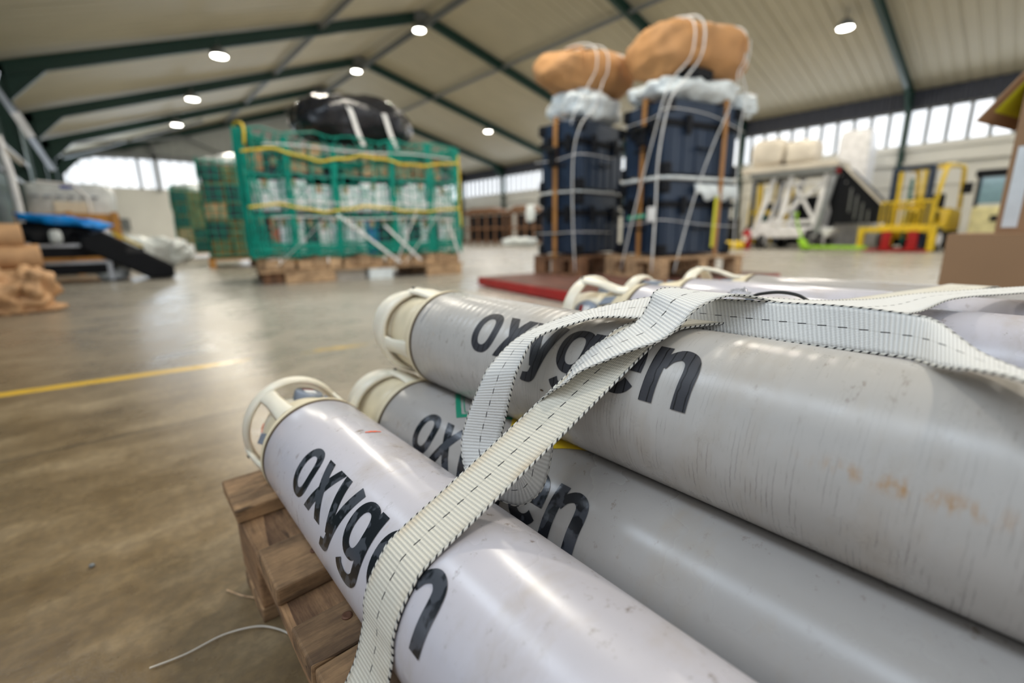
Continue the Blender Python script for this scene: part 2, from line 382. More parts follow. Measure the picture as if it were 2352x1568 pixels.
# ================================================================ THE HANGAR
XR, XL, RX, RZ = 17.0, -1.1, 7.36, 6.38       # right wall, left wall, ridge
EZR, EZL = 4.07, 3.42
YB, YF = -8.0, 24.4
FR = [-5.4, -1.2, 3.08, 7.42, 12.1, 16.2, 20.2, 24.2]
def roofz(x): return RZ - (RZ - EZR) / (XR - RX) * (x - RX) if x > RX else RZ - (RZ - EZL) / (RX - XL) * (RX - x)
g = G(); g.box(-3, XR + 0.3, YB - 3, YF + 0.3, -0.2, 0); struct('floor', g, 'floor')
ceil = tag(thing('ceiling', None, None), kind='structure')
def roof_panel(x0, z0, x1, z1):
    g = G(); prof = []
    for k in range(5):
        y = k * 0.25
        if k < 4: prof += [(y, 0.0), (y + 0.19, 0.0), (y + 0.205, 0.018), (y + 0.235, 0.018)]
    prof.append((0.995, 0.0))
    vs = [(x0, y, z0 + h) for y, h in prof] + [(x1, y, z1 + h) for y, h in prof]; n = len(prof)
    g.add(vs, [(i, i + 1, n + i + 1, n + i) for i in range(n - 1)])
    g.add([(x0, 0, z0 + .06), (x0, 1, z0 + .06), (x1, 1, z1 + .06), (x1, 0, z1 + .06)], [(0, 1, 2, 3)])
    return g.mesh('roof_panel', 'roof')
ma = roof_panel(XL - .1, roofz(XL) , RX, RZ); mb_ = roof_panel(RX, RZ, XR + .1, roofz(XR))
for y in range(int(YB), int(YF) + 1):
    ob('roof_panel', ma, None, ceil, loc=(0, y, 0)); ob('roof_panel', mb_, None, ceil, loc=(0, y, 0))
# portal frames
def frame_part(name, g, m, par): ob(name, g, m, par)
for i, y in enumerate(FR):
    fr = tag(thing('trim_%d' % (i + 1), None, None, (0, y, 0)), kind='structure')
    w, d, tf = 0.10, 0.24, 0.014
    for nm, a, b in (('rafter', (XL, roofz(XL)), (RX, RZ)), ('rafter', (RX, RZ), (XR, roofz(XR)))):
        g = G(); za, zb = a[1] - d / 2 - .03, b[1] - d / 2 - .03
        A = (a[0], 0, za); B = (b[0], 0, zb)
        g.beam(A, B, 0.02, d)
        for s in (1, -1): g.beam((a[0], 0, za + s * d / 2), (b[0], 0, zb + s * d / 2), w, tf)
        ob(nm, g, 'green', fr)
    for nm, x, s in (('column', XL + .12, 1), ('column', XR - .12, -1)):
        top = roofz(x)
        g = G(); g.box(x - .1, x + .1, -.01, .01, 0, top - .05)
        for q in (-.1, .1): g.box(x + q - .008, x + q + .008, -.06, .06, 0, top - .05)
        ob(nm, g, 'green', fr)
        L = .62 if s > 0 else .75
        x1 = x + s * L; zt = roofz(x) - .2; g = G()
        pts = [(x + s * .08, -.012, zt - .42), (x1, -.012, roofz(x1) - .26), (x + s * .08, -.012, zt)]
        g.prism(pts, (0, .024, 0)); g.beam((x + s * .08, 0, zt - .42), (x1, 0, roofz(x1) - .27), w, tf)
        ob('haunch', g, 'green', fr)
    g = G(); g.box(RX - .25, RX + .25, -.05, .05, RZ - .34, RZ - .05); ob('ridge_plate', g, 'gsteel', fr)
# longitudinal ties below the roof
for k, (x, z, w, h) in enumerate(((RX, RZ - .36, .12, .10), (10.15, 5.55, .07, .07), (4.56, 5.28, .07, .07))):
    g = G()
    for q in (-w / 2, w / 2): g.box(x + q - .015, x + q + .015, YB, YF, z - h / 2, z + h / 2)
    y = YB + .5; g.box(x - w / 2, x + w / 2, YB, YF, z + h / 2 - .01, z + h / 2)
    struct('trim_%d' % (len(FR) + 1 + k), g, 'gsteel')
# small round suspension plates on the ceiling
k = 20
# right wall
wr = tag(thing('wall_right', None, None), kind='structure')
g = G(); g.box(XR, XR + .2, YB, YF + .3, 0, 2.72); ob('lower_wall', g, 'white', wr)
g = G(); g.box(XR - .10, XR, YB, YF, 2.55, 2.70); g.box(XR - .16, XR - .02, YB, YF, 2.20, 2.26); g.box(XR - .05, XR, YB, YF, 1.62, 1.68); ob('ledge', g, 'white', wr)
g = G()
prof = []
for j in range(5): prof += [(j * .17, 0), (j * .17 + .07, 0), (j * .17 + .09, .03), (j * .17 + .15, .03)]
vs = [(XR - h, y, 3.60) for y, h in prof] + [(XR - h, y, 4.08) for y, h in prof]; n = len(prof)
g.add(vs, [(i, i + 1, n + i + 1, n + i) for i in range(n - 1)]); me = g.mesh('cladding_panel', 'fascia')
y = YB
while y < YF: ob('cladding_panel', me, None, wr, loc=(0, y, 0)); y += .85
g = G(); g.box(XR + .02, XR + .2, YB, YF + .3, 3.58, 4.25); ob('upper_wall', g, 'fascia', wr)
win = tag(thing('window_1', None, None), kind='structure')
g = G(); g.box(XR + .03, XR + .05, .045, .375, 2.72, 3.62); me = g.mesh('pane', 'pane')
g = G(); g.box(XR - .03, XR + .05, -.035, .045, 2.72, 3.62); me2 = g.mesh('mullion', 'gsteel')
y = YB
while y < YF:
    ob('pane', me, None, win, loc=(0, y, 0)); ob('mullion', me2, None, win, loc=(0, y, 0)); y += .41
g = G(); g.box(XR - .03, XR + .05, YB, YF, 2.68, 2.72); g.box(XR - .03, XR + .05, YB, YF, 3.60, 3.64); ob('window_frame', g, 'gsteel', win)
# left wall with its own window band
wl = tag(thing('wall_left', None, None), kind='structure')
g = G(); g.box(XL - .2, XL, 1.5, YF + .3, 0, 2.4); ob('lower_wall', g, 'leftclad', wl)
g = G(); g.box(XL - .2, XL, 4.0, YF + .3, 2.4, 3.3); ob('middle_wall', g, 'leftclad', wl)
g = G(); g.box(XL - .2, XL, YB, YF + .3, 3.3, 3.75); ob('upper_wall', g, 'fascia', wl)
win = tag(thing('window_2', None, None), kind='structure')
g = G(); g.box(XL - .05, XL - .03, .02, 1.0, 2.4, 3.3); me = g.mesh('pane', 'paneb')
y = 1.5
while y < 3.6: ob('pane', me, None, win, loc=(0, y, 0)); y += 1.02
# gable wall
wb = tag(thing('wall_back', None, None), kind='structure')
g = G(); g.box(XL - .2, XR + .2, YF, YF + .2, 0, 2.50); ob('lower_wall', g, 'white', wb)
g = G(); g.prism([(XL - .2, YF, 3.62), (XR + .2, YF, 3.62), (XR + .2, YF, roofz(XR) + .1), (RX, YF, RZ + .1), (XL - .2, YF, roofz(XL) + .1)], (0, .2, 0)); ob('upper_wall', g, 'clad', wb)
g = G()
for j in range(60): g.box(XL + j * .3, XL + j * .3 + .03, YF - .03, YF, 3.62, roofz(XL + j * .3))
tag(ob('cladding_rib', g, 'clad', wb), kind='stuff')
win = tag(thing('window_3', None, None), kind='structure')
g = G(); g.box(0, .345, YF + .03, YF + .05, 2.50, 3.62); me = g.mesh('pane', 'pane')
g = G(); g.box(-.02, .02, YF - .02, YF + .04, 2.50, 3.62); me2 = g.mesh('glazing_bar', 'clad')
g = G(); g.box(-.05, .05, YF - .06, YF + .04, 2.46, 3.66); me3 = g.mesh('mullion', 'gsteel')
for j in range(51):
    x = XL + j * .35; ob('pane', me, None, win, loc=(x, 0, 0))
    if j % 7 == 0: ob('mullion', me3, None, win, loc=(x, 0, 0))
    else: ob('glazing_bar', me2, None, win, loc=(x, 0, 0))
tr = tag(thing('trim_14', None, None), kind='structure')
g = G(); g.box(XL, XR, YF - .25, YF - .1, 3.62, 3.80); ob('tie_beam', g, 'gsteel', tr)
for x in (1.9, 5.2, 8.5, 12): g = G(); g.box(x - .07, x + .07, YF - .25, YF - .1, 2.4, roofz(x) - .2); ob('post', g, 'gsteel', tr)
for a, b in (((1.9, 5.0), (5.2, 3.7)), ((1.9, 3.7), (0.2, 4.0)), ((5.2, 3.75), (8.5, 5.6)), ((8.5, 5.5), (12, 3.8))):
    g = G(); g.beam((a[0], YF - .18, a[1]), (b[0], YF - .18, b[1]), .06, .06); ob('brace', g, 'gsteel', tr)
g = G(); g.beam((XL, 20.3, 3.3), (3.2, 24.0, 4.55), .09, .09); g.beam((3.2, 20.3, 4.55), (XL + .3, 24.0, 3.4), .06, .06); ob('wind_brace', g, 'gsteel', tr)

# ceiling lamps
def make_lamp():
    t = thing('ceiling_lamp', '', 'lamp')
    g = G(); g.lathe([(0.02, .15), (0.0, .155), (0.05, .165), (0.09, .16), (0.14, .09), (0.17, .085)], 24, 'Z'); ob('housing', g, 'gsteel', t, True)
    g = G(); g.lathe([(-.005, .145), (0.012, .145)], 24, 'Z'); ob('diffuser', g, 'lamp', t)
    g = G(); g.tube([(0, 0, .17), (0, 0, .62)], .012, 6); ob('hanger', g, 'gsteel', t)
    return t
LP = [(7.25, 12.1, 5.88, 'bright ceiling lamp under the roof ridge, nearest of the ridge row'), (7.2, 16.2, 5.88, 'bright ceiling lamp under the second ridge joint, middle of the ridge row'),
      (7.2, 20.1, 5.88, 'bright ceiling lamp above the black wrapped bundle, farthest of the ridge row'), (2.38, 12.1, 4.22, 'bright ceiling lamp under the left roof slope, nearest of the left row'),
      (2.36, 16.1, 4.22, 'bright ceiling lamp under the left roof slope, middle of the left row'), (2.35, 19.9, 4.22, 'bright ceiling lamp above the far end window, farthest of the left row'),
      (12.8, 16.25, 4.70, 'bright ceiling lamp under the right roof slope, left of the tall crates'), (12.75, 3.66, 4.72, 'bright ceiling lamp beside the green rafter, at the upper right'),
      (7.2, 7.42, 5.88, ''), (7.2, 3.08, 5.88, ''), (7.2, -1.2, 5.88, ''), (2.36, 7.42, 4.22, ''), (2.36, 3.08, 4.22, ''), (2.36, -1.2, 4.22, ''), (12.8, 7.42, 4.7, ''), (12.8, -1.2, 4.7, ''), (12.8, 12.0, 4.7, '')]
l0 = None
for x, y, z, lb in LP:
    if lb:
        if l0 is None: t = l0 = make_lamp()
        else: t = copytree(l0)
        t['label'] = lb; t['group'] = 'round ceiling lamps'; t.location = (x, y, z)
    area('lamp_light', (x, y, z - .03), (0, 0, 0), .29, .29, 125, (1, .93, .80), 'DISK')

# round marks on the ceiling (fixing plates)

# ================================================================ OXYGEN CYLINDERS
def surf(r, y, ang, dr=0.0):   # local coords of cylinder: axis Y, angle measured from -X upwards
    return (-(r + dr) * math.cos(ang), y, (r + dr) * math.sin(ang))
TR = 0.069
def strokes():
    S = []   # each stroke: list of (left, right) 2D points (s, h)
    def ring(cx, cy, ro, ri, a0=0, a1=2 * PI, n=40, e=2.35):
        sg = lambda x: math.copysign(abs(x) ** (2 / e), x)
        L = []
        for i in range(n + 1):
            a = a0 + (a1 - a0) * i / n
            L.append(((cx + ro[0] * sg(math.cos(a)), cy + ro[1] * sg(math.sin(a))), (cx + ri[0] * sg(math.cos(a)), cy + ri[1] * sg(math.sin(a)))))
        S.append(L)
    def para(s0, h0, s1, h1, w, n=16):
        S.append([((s0 + (s1 - s0) * i / n - w / 2, h0 + (h1 - h0) * i / n), (s0 + (s1 - s0) * i / n + w / 2, h0 + (h1 - h0) * i / n)) for i in range(n + 1)])
    def path(pts, ws, sub=8):
        P = catmull([(p[0], p[1], 0) for p in pts], sub); n = len(P); L = []
        for i, p in enumerate(P):
            t = (P[min(i + 1, n - 1)] - P[max(i - 1, 0)]).normalized(); f = i / (n - 1) * (len(ws) - 1); k = min(int(f), len(ws) - 2); w = ws[k] + (ws[k + 1] - ws[k]) * (f - k)
            L.append(((p.x - t.y * w / 2, p.y + t.x * w / 2), (p.x + t.y * w / 2, p.y - t.x * w / 2)))
        S.append(L)
    # o
    ring(.0205, .0245, (.0205, .0255), (.0098, .0165))
    # x
    para(.0520, .0485, .0815, 0, .0135); para(.0810, .0485, .0520, 0, .0135)
    # y
    para(.0945, .0485, .1095, .0010, .0125); path([(.1255, .0490), (.1180, .0240), (.1125, .0040), (.1075, -.0085), (.0985, -.0108), (.0950, -.0102)], [.0120, .0118, .0115, .0108, .0092, .0088])
    # g
    ring(.1515, .0265, (.0185, .0230), (.0085, .0145)); para(.1690, .0485, .1690, .0020, .0115)
    path([(.1690, .0040), (.1680, -.0050), (.1610, -.0105), (.1510, -.0118), (.1410, -.0085), (.1375, -.0035)], [.0115, .011, .0095, .009, .010, .0105])
    # e
    ring(.2035, .0245, (.0205, .0255), (.0098, .0165), 0, 2 * PI - .62); S.append([((.186, .0285 - 0.00), (.186, .0205)), ((.196, .0285), (.196, .0205)), ((.206, .0285), (.206, .0205)), ((.216, .0285), (.216, .0205)), ((.2238, .0285), (.2240, .0205))])
    # n
    para(.2345, .0485, .2345, 0, .0115)
    path([(.2390, .0300), (.2430, .0385), (.2510, .0435), (.2590, .0400), (.2620, .0310), (.2620, .0150), (.2620, 0.0000)], [.007, .0085, .010, .0115, .0118, .0118, .0118])
    return S
STR = strokes()
def lettering(y0, arc0):
    g = G()
    for si, L in enumerate(STR):
        rows = []; dr = 0.00035 + 0.00004 * si
        for a, b in L:
            rows.append([(a[0] + (b[0] - a[0]) * k / 5, a[1] + (b[1] - a[1]) * k / 5) for k in range(6)])
        vs = [surf(TR, y0 - p[0], (arc0 + p[1]) / TR, dr) for r_ in rows for p in r_]
        g.add(vs, [(i * 6 + k, i * 6 + k + 1, (i + 1) * 6 + k + 1, (i + 1) * 6 + k) for i in range(len(rows) - 1) for k in range(5)])
    return g
def patch(outline_rows, dr=0.0005):
    g = G(); n = len(outline_rows[0])
    vs = [surf(TR, y, a, dr) for r_ in outline_rows for (y, a) in r_]
    return g.add(vs, [(i * n + k, i * n + k + 1, (i + 1) * n + k + 1, (i + 1) * n + k) for i in range(len(outline_rows) - 1) for k in range(n - 1)])
def cap(par, roll, head=.15, hoop=.115, hr=.0625, fat=False):
    """valve guard: collar, bell, grey gauge, hoop on struts. local y=0 is the cylinder's rim"""
    c = bpy.data.objects.new('valve_guard', None); COL.objects.link(c); c.parent = par; c.rotation_euler = (0, roll, 0)
    g = G(); g.lathe([(.000, .0655), (.001, .0700), (.006, .0703), (.011, .0690), (.013, .0665), (.016, .0665), (.018, .0660), (.020, .0640), (.020, .02)], 72); ob('collar', g, 'creamy', c, True)
    g = G(); g.lathe([(.015, .0640), (.026, .0625), (.045, .0590), (.060, .0560), (.068, .0500), (.070, .02)] if not fat else [(.015, .0640), (.040, .0620), (.062, .0600), (.078, .0585), (.084, .0560), (.085, .02)], 64); ob('bell', g, 'creamy', c, True)
    g = G(); g.lathe([(.060, .047), (.085, .048), (head - .030, .047), (head - .014, .043), (head - .004, .032), (head, .016), (head + .001, .001)] if not fat else [(.07, .0575), (.090, .0598), (head - .036, .0600), (head - .022, .0570), (head - .011, .0500), (head - .004, .0380), (head, .020), (head + .001, .001)], 48); ob('regulator_head', g, 'cream', c, True)
    # hoop : flattened tube round the axis, leaning forward
    pts = []; n = 56
    for i in range(n):
        a = 2 * PI * i / n; rr = hr + .0035 * math.cos(2 * a)
        pts.append((rr * math.cos(a), hoop + .010 * math.cos(a), rr * math.sin(a)))
    g = G(); m = len(pts); vs = []
    for i, p in enumerate(pts):
        a = 2 * PI * i / n; er = Vector((math.cos(a), 0, math.sin(a))); ey = Vector((0, 1, 0))
        for k in range(10):
            t = 2 * PI * k / 10; q = Vector(p) + er * (.0050 * math.cos(t)) + ey * (.0125 * math.sin(t)); vs.append(q)
    g.add(vs, [(i * 10 + k, i * 10 + (k + 1) % 10, ((i + 1) % m) * 10 + (k + 1) % 10, ((i + 1) % m) * 10 + k) for i in range(m) for k in range(10)])
    ob('guard_hoop', g, 'cream', c, True)
    for a in (.35, 1.95, 3.6, 5.1):
        ca, sa = math.cos(a), math.sin(a); yh = hoop + .010 * ca
        P = catmull([(hr * ca, yh + .004, hr * sa), (hr * ca, yh * .84, hr * sa), ((hr * .6 + .0256) * ca, yh * .58, (hr * .6 + .0256) * sa), (.0635 * ca, yh * .34, .0635 * sa), (.0640 * ca, .014, .0640 * sa)], 4)
        g = G(); vs = []; er = Vector((ca, 0, sa)); et = Vector((-sa, 0, ca))
        for i, p in enumerate(P):
            wd = .011 + .006 * abs(i / (len(P) - 1) - .45)
            for k in range(8):
                t = 2 * PI * k / 8; vs.append(p + er * (.0042 * math.cos(t)) + et * (wd * math.sin(t)))
        g.add(vs, [(i * 8 + k, i * 8 + (k + 1) % 8, (i + 1) * 8 + (k + 1) % 8, (i + 1) * 8 + k) for i in range(len(P) - 1) for k in range(8)])
        ob('strut', g, 'cream', c, True)
        g = G(); q = Vector((ca, 0, sa)); v = []
        ctr = Vector(((hr + .005) * ca, yh, (hr + .005) * sa))
        g.tube([ctr - q * .002, ctr + q * .0012], .0026, 10); ob('screw', g, 'dark', c)
    # grey gauge and its label, grey outlet
    a = 2.75; ca, sa = math.cos(a), math.sin(a); er = Vector((ca, 0, sa)); et = Vector((-sa, 0, ca))
    def disc(cen, r1, r2, h, mat_, nm, cap_=True):
        g = G(); vs = []; n = 28
        for (rr, hh) in ((r1, 0), (r1, h * .8), (r1 * .9, h), (0.0005, h)):
            for k in range(n):
                t = 2 * PI * k / n; vs.append(cen + er * hh + et * (rr * math.cos(t)) + Vector((0, 1, 0)) * (rr * r2 * math.sin(t)))
        g.add(vs, [(i * n + k, i * n + (k + 1) % n, (i + 1) * n + (k + 1) % n, (i + 1) * n + k) for i in range(3) for k in range(n)])
        return ob(nm, g, mat_, c, True)
    disc(er * .045 + Vector((0, hoop - .030, 0)), .019, 1.3, .014, 'greyp', 'gauge')
    g = G(); b = er * .0597 + Vector((0, hoop - .030, 0))
    g.add([b + et * s1 * .008 + Vector((0, s2 * .011, 0)) for s1, s2 in ((-1, -1), (1, -1), (1, .35), (-1, .35))], [(0, 1, 2, 3)]); ob('gauge_label', g, 'wstrap', c)
    g = G(); g.add([b + er * .0002 + et * s1 * .008 + Vector((0, s2 * .011, 0)) for s1, s2 in ((-1, .45), (1, .45), (1, .95), (-1, .95))], [(0, 1, 2, 3)]); ob('gauge_mark', g, 'red', c)
    a = 1.25; ca, sa = math.cos(a), math.sin(a); er = Vector((ca, 0, sa)); et = Vector((-sa, 0, ca))
    disc(er * .044 + Vector((0, hoop - .028, 0)), .014, 1.6, .015, 'greyp', 'outlet')
    # dark slots in the bell
    for a in (2.35, 4.3):
        ca, sa = math.cos(a), math.sin(a); er = Vector((ca, 0, sa)); et = Vector((-sa, 0, ca)); g = G()
        g.prism([er * .0575 + Vector((0, .030, 0)) + et * -.010, er * .0575 + Vector((0, .052, 0)) + et * -.004, er * .0575 + Vector((0, .058, 0)) + et * .012, er * .0575 + Vector((0, .034, 0)) + et * .006], er * .0040)
        ob('slot', g, 'greyp', c)
    # worn red pencil stroke round the head
    g = G(); vs = []
    for i in range(13):
        t = 2.2 + 1.5 * i / 12
        for yy in (head - .028, head - .022 - .002 * math.sin(i * 1.7)): vs.append((-(.0597 if fat else .0475) * math.cos(t + roll), yy, (.0597 if fat else .0475) * math.sin(t + roll)))
    g.add(vs, [(2 * i, 2 * i + 1, 2 * i + 3, 2 * i + 2) for i in range(12)]); ob('red_mark', g, 'orange', c)
    return c
def bottle(label, x, z, y1, mk, ink, texty, roll=0.0, caproll=0.0, L=.98, group=None, text=True, **ck):
    t = thing('oxygen_cylinder', label, 'gas cylinder', (x, y1, z), 0, group)
    g = G(); g.lathe([(-.0005, .058), (-.0005, .0655), (-.003, .0680), (-.006, TR)] + [(-.006 - (L - .07) * i / 12, TR) for i in range(1, 12)] + [(-L + .05, TR), (-L + .03, .064), (-L + .012, .050), (-L, .03)], 160)
    ob('body', g, mk, t, True)
    g = G(); g.lathe([(-.0038, .0685), (-.0034, .0693), (-.0008, .0699), (.0004, .0690), (.0006, .06)], 96, capends=False); ob('rim_groove', g, 'groove', t, True)
    if text:
        o = ob('lettering', lettering(texty, .0225), ink, t); o.rotation_euler = (0, roll, 0)
    c = cap(t, caproll, **ck); return t
bA = bottle('white oxygen cylinder nearest the pallet edge, with mottled black lettering', .168, .224, .589, 'tankA', 'inkA', -.110, 0, 1.5, hr=.068, head=.125)
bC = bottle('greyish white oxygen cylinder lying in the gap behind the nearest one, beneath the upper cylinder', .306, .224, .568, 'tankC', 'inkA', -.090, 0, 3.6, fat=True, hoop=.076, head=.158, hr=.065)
bB = bottle('ribbed white oxygen cylinder lying on top of the others, with cracked black lettering', .358, .351, .553, 'tankB', 'inkB', -.134, 0, 3.35, fat=True, hr=.066, hoop=.078, head=.166)
bE = bottle('white oxygen cylinder of the upper layer with a grey gauge behind the strap knot', .665, .346, .430, 'tankA', 'inkA', -.1, 1.9, 0.0, hr=.076)
bG = bottle('white oxygen cylinder of the upper layer lying between the gauge one and the farthest', .808, .346, .425, 'tankA', 'inkA', -.12, .95, 1.2, text=False)
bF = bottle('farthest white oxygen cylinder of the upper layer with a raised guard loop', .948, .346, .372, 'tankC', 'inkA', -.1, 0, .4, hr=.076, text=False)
for x, lb, y in ((.444, 'white oxygen cylinder of the lower layer tucked under the lettered upper one', .47), (.596, 'white oxygen cylinder of the lower layer under the strap sag', .44), (.734, 'white oxygen cylinder of the lower layer beneath the gauge cylinder', .44),
              (.876, 'white oxygen cylinder of the lower layer beneath the two far ones', .41), (1.018, 'white oxygen cylinder at the far side of the lower layer', .40)):
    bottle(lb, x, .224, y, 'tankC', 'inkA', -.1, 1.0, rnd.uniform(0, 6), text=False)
# marks on the near cylinders
rows = []
def arcmark(par, name, m, y0, y1, a0, a1, n=10, dr=.0006, taper=True):
    rws = []
    for i in range(n + 1):
        f = i / n; wv = .0006 * math.sin(i * 2.1); hw = (y1 - y0) * (.5 if not taper else .5 * math.sin(PI * (.12 + .8 * f)))
        yc = (y0 + y1) / 2 + wv; a = a0 + (a1 - a0) * f
        rws.append([(yc - hw, a), (yc + hw, a)])
    return ob(name, patch(rws, dr), m, par)
arcmark(bA, 'red_pencil_mark', 'orange', -.139, -.135, R(97), R(113))
arcmark(bB, 'scribed_line', 'greyp', -.0195, -.0183, R(30), R(62), 12)
M['scuff'] = mat('brown_scuff', (.24, .19, .15), .7)
arcmark(bB, 'speck', 'groove', -.262, -.257, R(2.5), R(4.0), 4)
arcmark(bC, 'rust_streak', 'scuff', -.3505, -.3495, R(33), R(40), 6)
arcmark(bC, 'rust_streak', 'scuff', -.3305, -.3297, R(12), R(17), 6)
# green hazard diamond on the middle cylinder, yellow label behind it
def diamond(yc, ac, hy, ha, wo, par, m, nm, dr):
    ns = max(2, int(wo * 20)); w_ = ns + 1
    g = G(); cs = [(yc + hy, ac), (yc, ac + ha), (yc - hy, ac), (yc, ac - ha)]; k = 1 - wo
    ci = [(yc + hy * k, ac), (yc, ac + ha * k), (yc - hy * k, ac), (yc, ac - ha * k)]
    for i in range(4):
        a, b, c_, d = cs[i], cs[(i + 1) % 4], ci[(i + 1) % 4], ci[i]; n = 20; rw = []
        for j in range(n + 1):
            f = j / n; o1 = (a[0] + (b[0] - a[0]) * f, a[1] + (b[1] - a[1]) * f); i1 = (d[0] + (c_[0] - d[0]) * f, d[1] + (c_[1] - d[1]) * f); rw.append([(o1[0] + (i1[0] - o1[0]) * q / ns, o1[1] + (i1[1] - o1[1]) * q / ns) for q in range(ns + 1)])
        vs = [surf(TR, y, aa, dr) for r_ in rw for (y, aa) in r_]
        g.add(vs, [(w_ * j + q, w_ * j + q + 1, w_ * (j + 1) + q + 1, w_ * (j + 1) + q) for j in range(n) for q in range(ns)])
    return ob(nm, g, m, par)
diamond(-.140, R(101), .062, R(34), .20, bC, 'gymbol', 'green_diamond', .0005)
diamond(-.140, R(101), .045, R(24), .06, bC, 'gymbol', 'green_inner_line', .0005)
diamond(-.248, R(118), .073, R(60.6), 1.0, bC, 'yel', 'yellow_label', .0006)
arcmark(bC, 'red_corner_mark', 'red', -.105, -.085, R(116), R(122), 6, taper=False)

# ================================================================ WEBBING STRAPS
def ribbon(name, label, pairs, m, sub=7, nx=8, thick=.0012, cord=True, group=None, vstart=0.0):
    U = catmull([p[0] for p in pairs], sub); V = catmull([p[1] for p in pairs], sub)
    g = G(); vs = []; n = len(U); ds = [vstart]
    for i in range(1, n): ds.append(ds[-1] + ((U[i] + V[i]) / 2 - (U[i - 1] + V[i - 1]) / 2).length)
    for a, b in zip(U, V):
        for k in range(nx + 1): vs.append(a.lerp(b, k / nx))
    g.add(vs, [(i * (nx + 1) + k, i * (nx + 1) + k + 1, (i + 1) * (nx + 1) + k + 1, (i + 1) * (nx + 1) + k) for i in range(n - 1) for k in range(nx)])
    t = thing(name, label, 'strap', group=group)
    me = bpy.data.meshes.new('webbing'); me.from_pydata(g.v, [], g.f); me.materials.append(M[m])
    uv = me.uv_layers.new(name='UVMap')
    for lp in me.loops:
        vi = lp.vertex_index; uv.data[lp.index].uv = ((vi % (nx + 1)) / nx, ds[vi // (nx + 1)])
    me.polygons.foreach_set('use_smooth', [True] * len(me.polygons)); me.update()
    o = ob('webbing', me, None, t); s = o.modifiers.new('solid', 'SOLIDIFY'); s.thickness = thick; s.offset = 0
    if cord:
        for E in (U, V):
            gg = G(); gg.tube(E, .00095, 6, caps=True); me = bpy.data.meshes.new('stitched_edge'); me.from_pydata(gg.v, [], gg.f); me.materials.append(M['cord'])
            uv = me.uv_layers.new(name='UVMap')
            for lp in me.loops:
                vi = lp.vertex_index; uv.data[lp.index].uv = ((vi % 6) / 6, ds[min(vi // 6, n - 1)])
            me.polygons.foreach_set('use_smooth', [True] * len(me.polygons)); me.update(); ob('stitched_edge', me, None, t)
    return t
def onc(c, ang, y, dr=.0022): a = R(ang); return Vector((c[0] - (TR + dr) * math.cos(a), y, c[1] + (TR + dr) * math.sin(a)))
CA, CB, CE, CG, CF = (.168, .224), (.358, .351), (.665, .346), (.808, .346), (.948, .346)
prs = []
def st(p, w=.0225, dy=0.0): prs.append((p + Vector((0, w, 0)), p + Vector((0, -w, 0))))
for p in ((.063, .262, .02), (.0615, .262, .10), (.064, .262, .150), (.0735, .262, .172), (.088, .262, .196)): st(Vector(p))
for a in (0, 14, 28, 42, 55): st(onc(CA, a, .262))
a0, b0 = onc(CA, 56, .262), onc(CB, 56, .220)
for f in (.2, .4, .6, .8): st(a0.lerp(b0, f) + Vector((0, 0, -.0015 * math.sin(PI * f))))
for a, y in ((58, .219), (68, .216), (78, .212), (88, .208)): st(onc(CB, a, y))
for x, y, z in ((.43, .190, .4205), (.50, .172, .4180), (.58, .152, .4172)): st(Vector((x, y, z)))
st(onc(CE, 86, .131)); st(onc(CE, 96, .127)); st(Vector((.737, .112, .4170))); st(onc(CG, 88, .096)); st(Vector((.878, .078, .4172))); st(onc(CF, 90, .062)); st(onc(CF, 130, .052)); st(onc(CF, 170, .046)); st(onc(CF, 200, .044, .004))
ribbon('cargo_strap', 'taut ivory webbing strap running up across the nearest cylinder and over the upper one', prs, 'web')

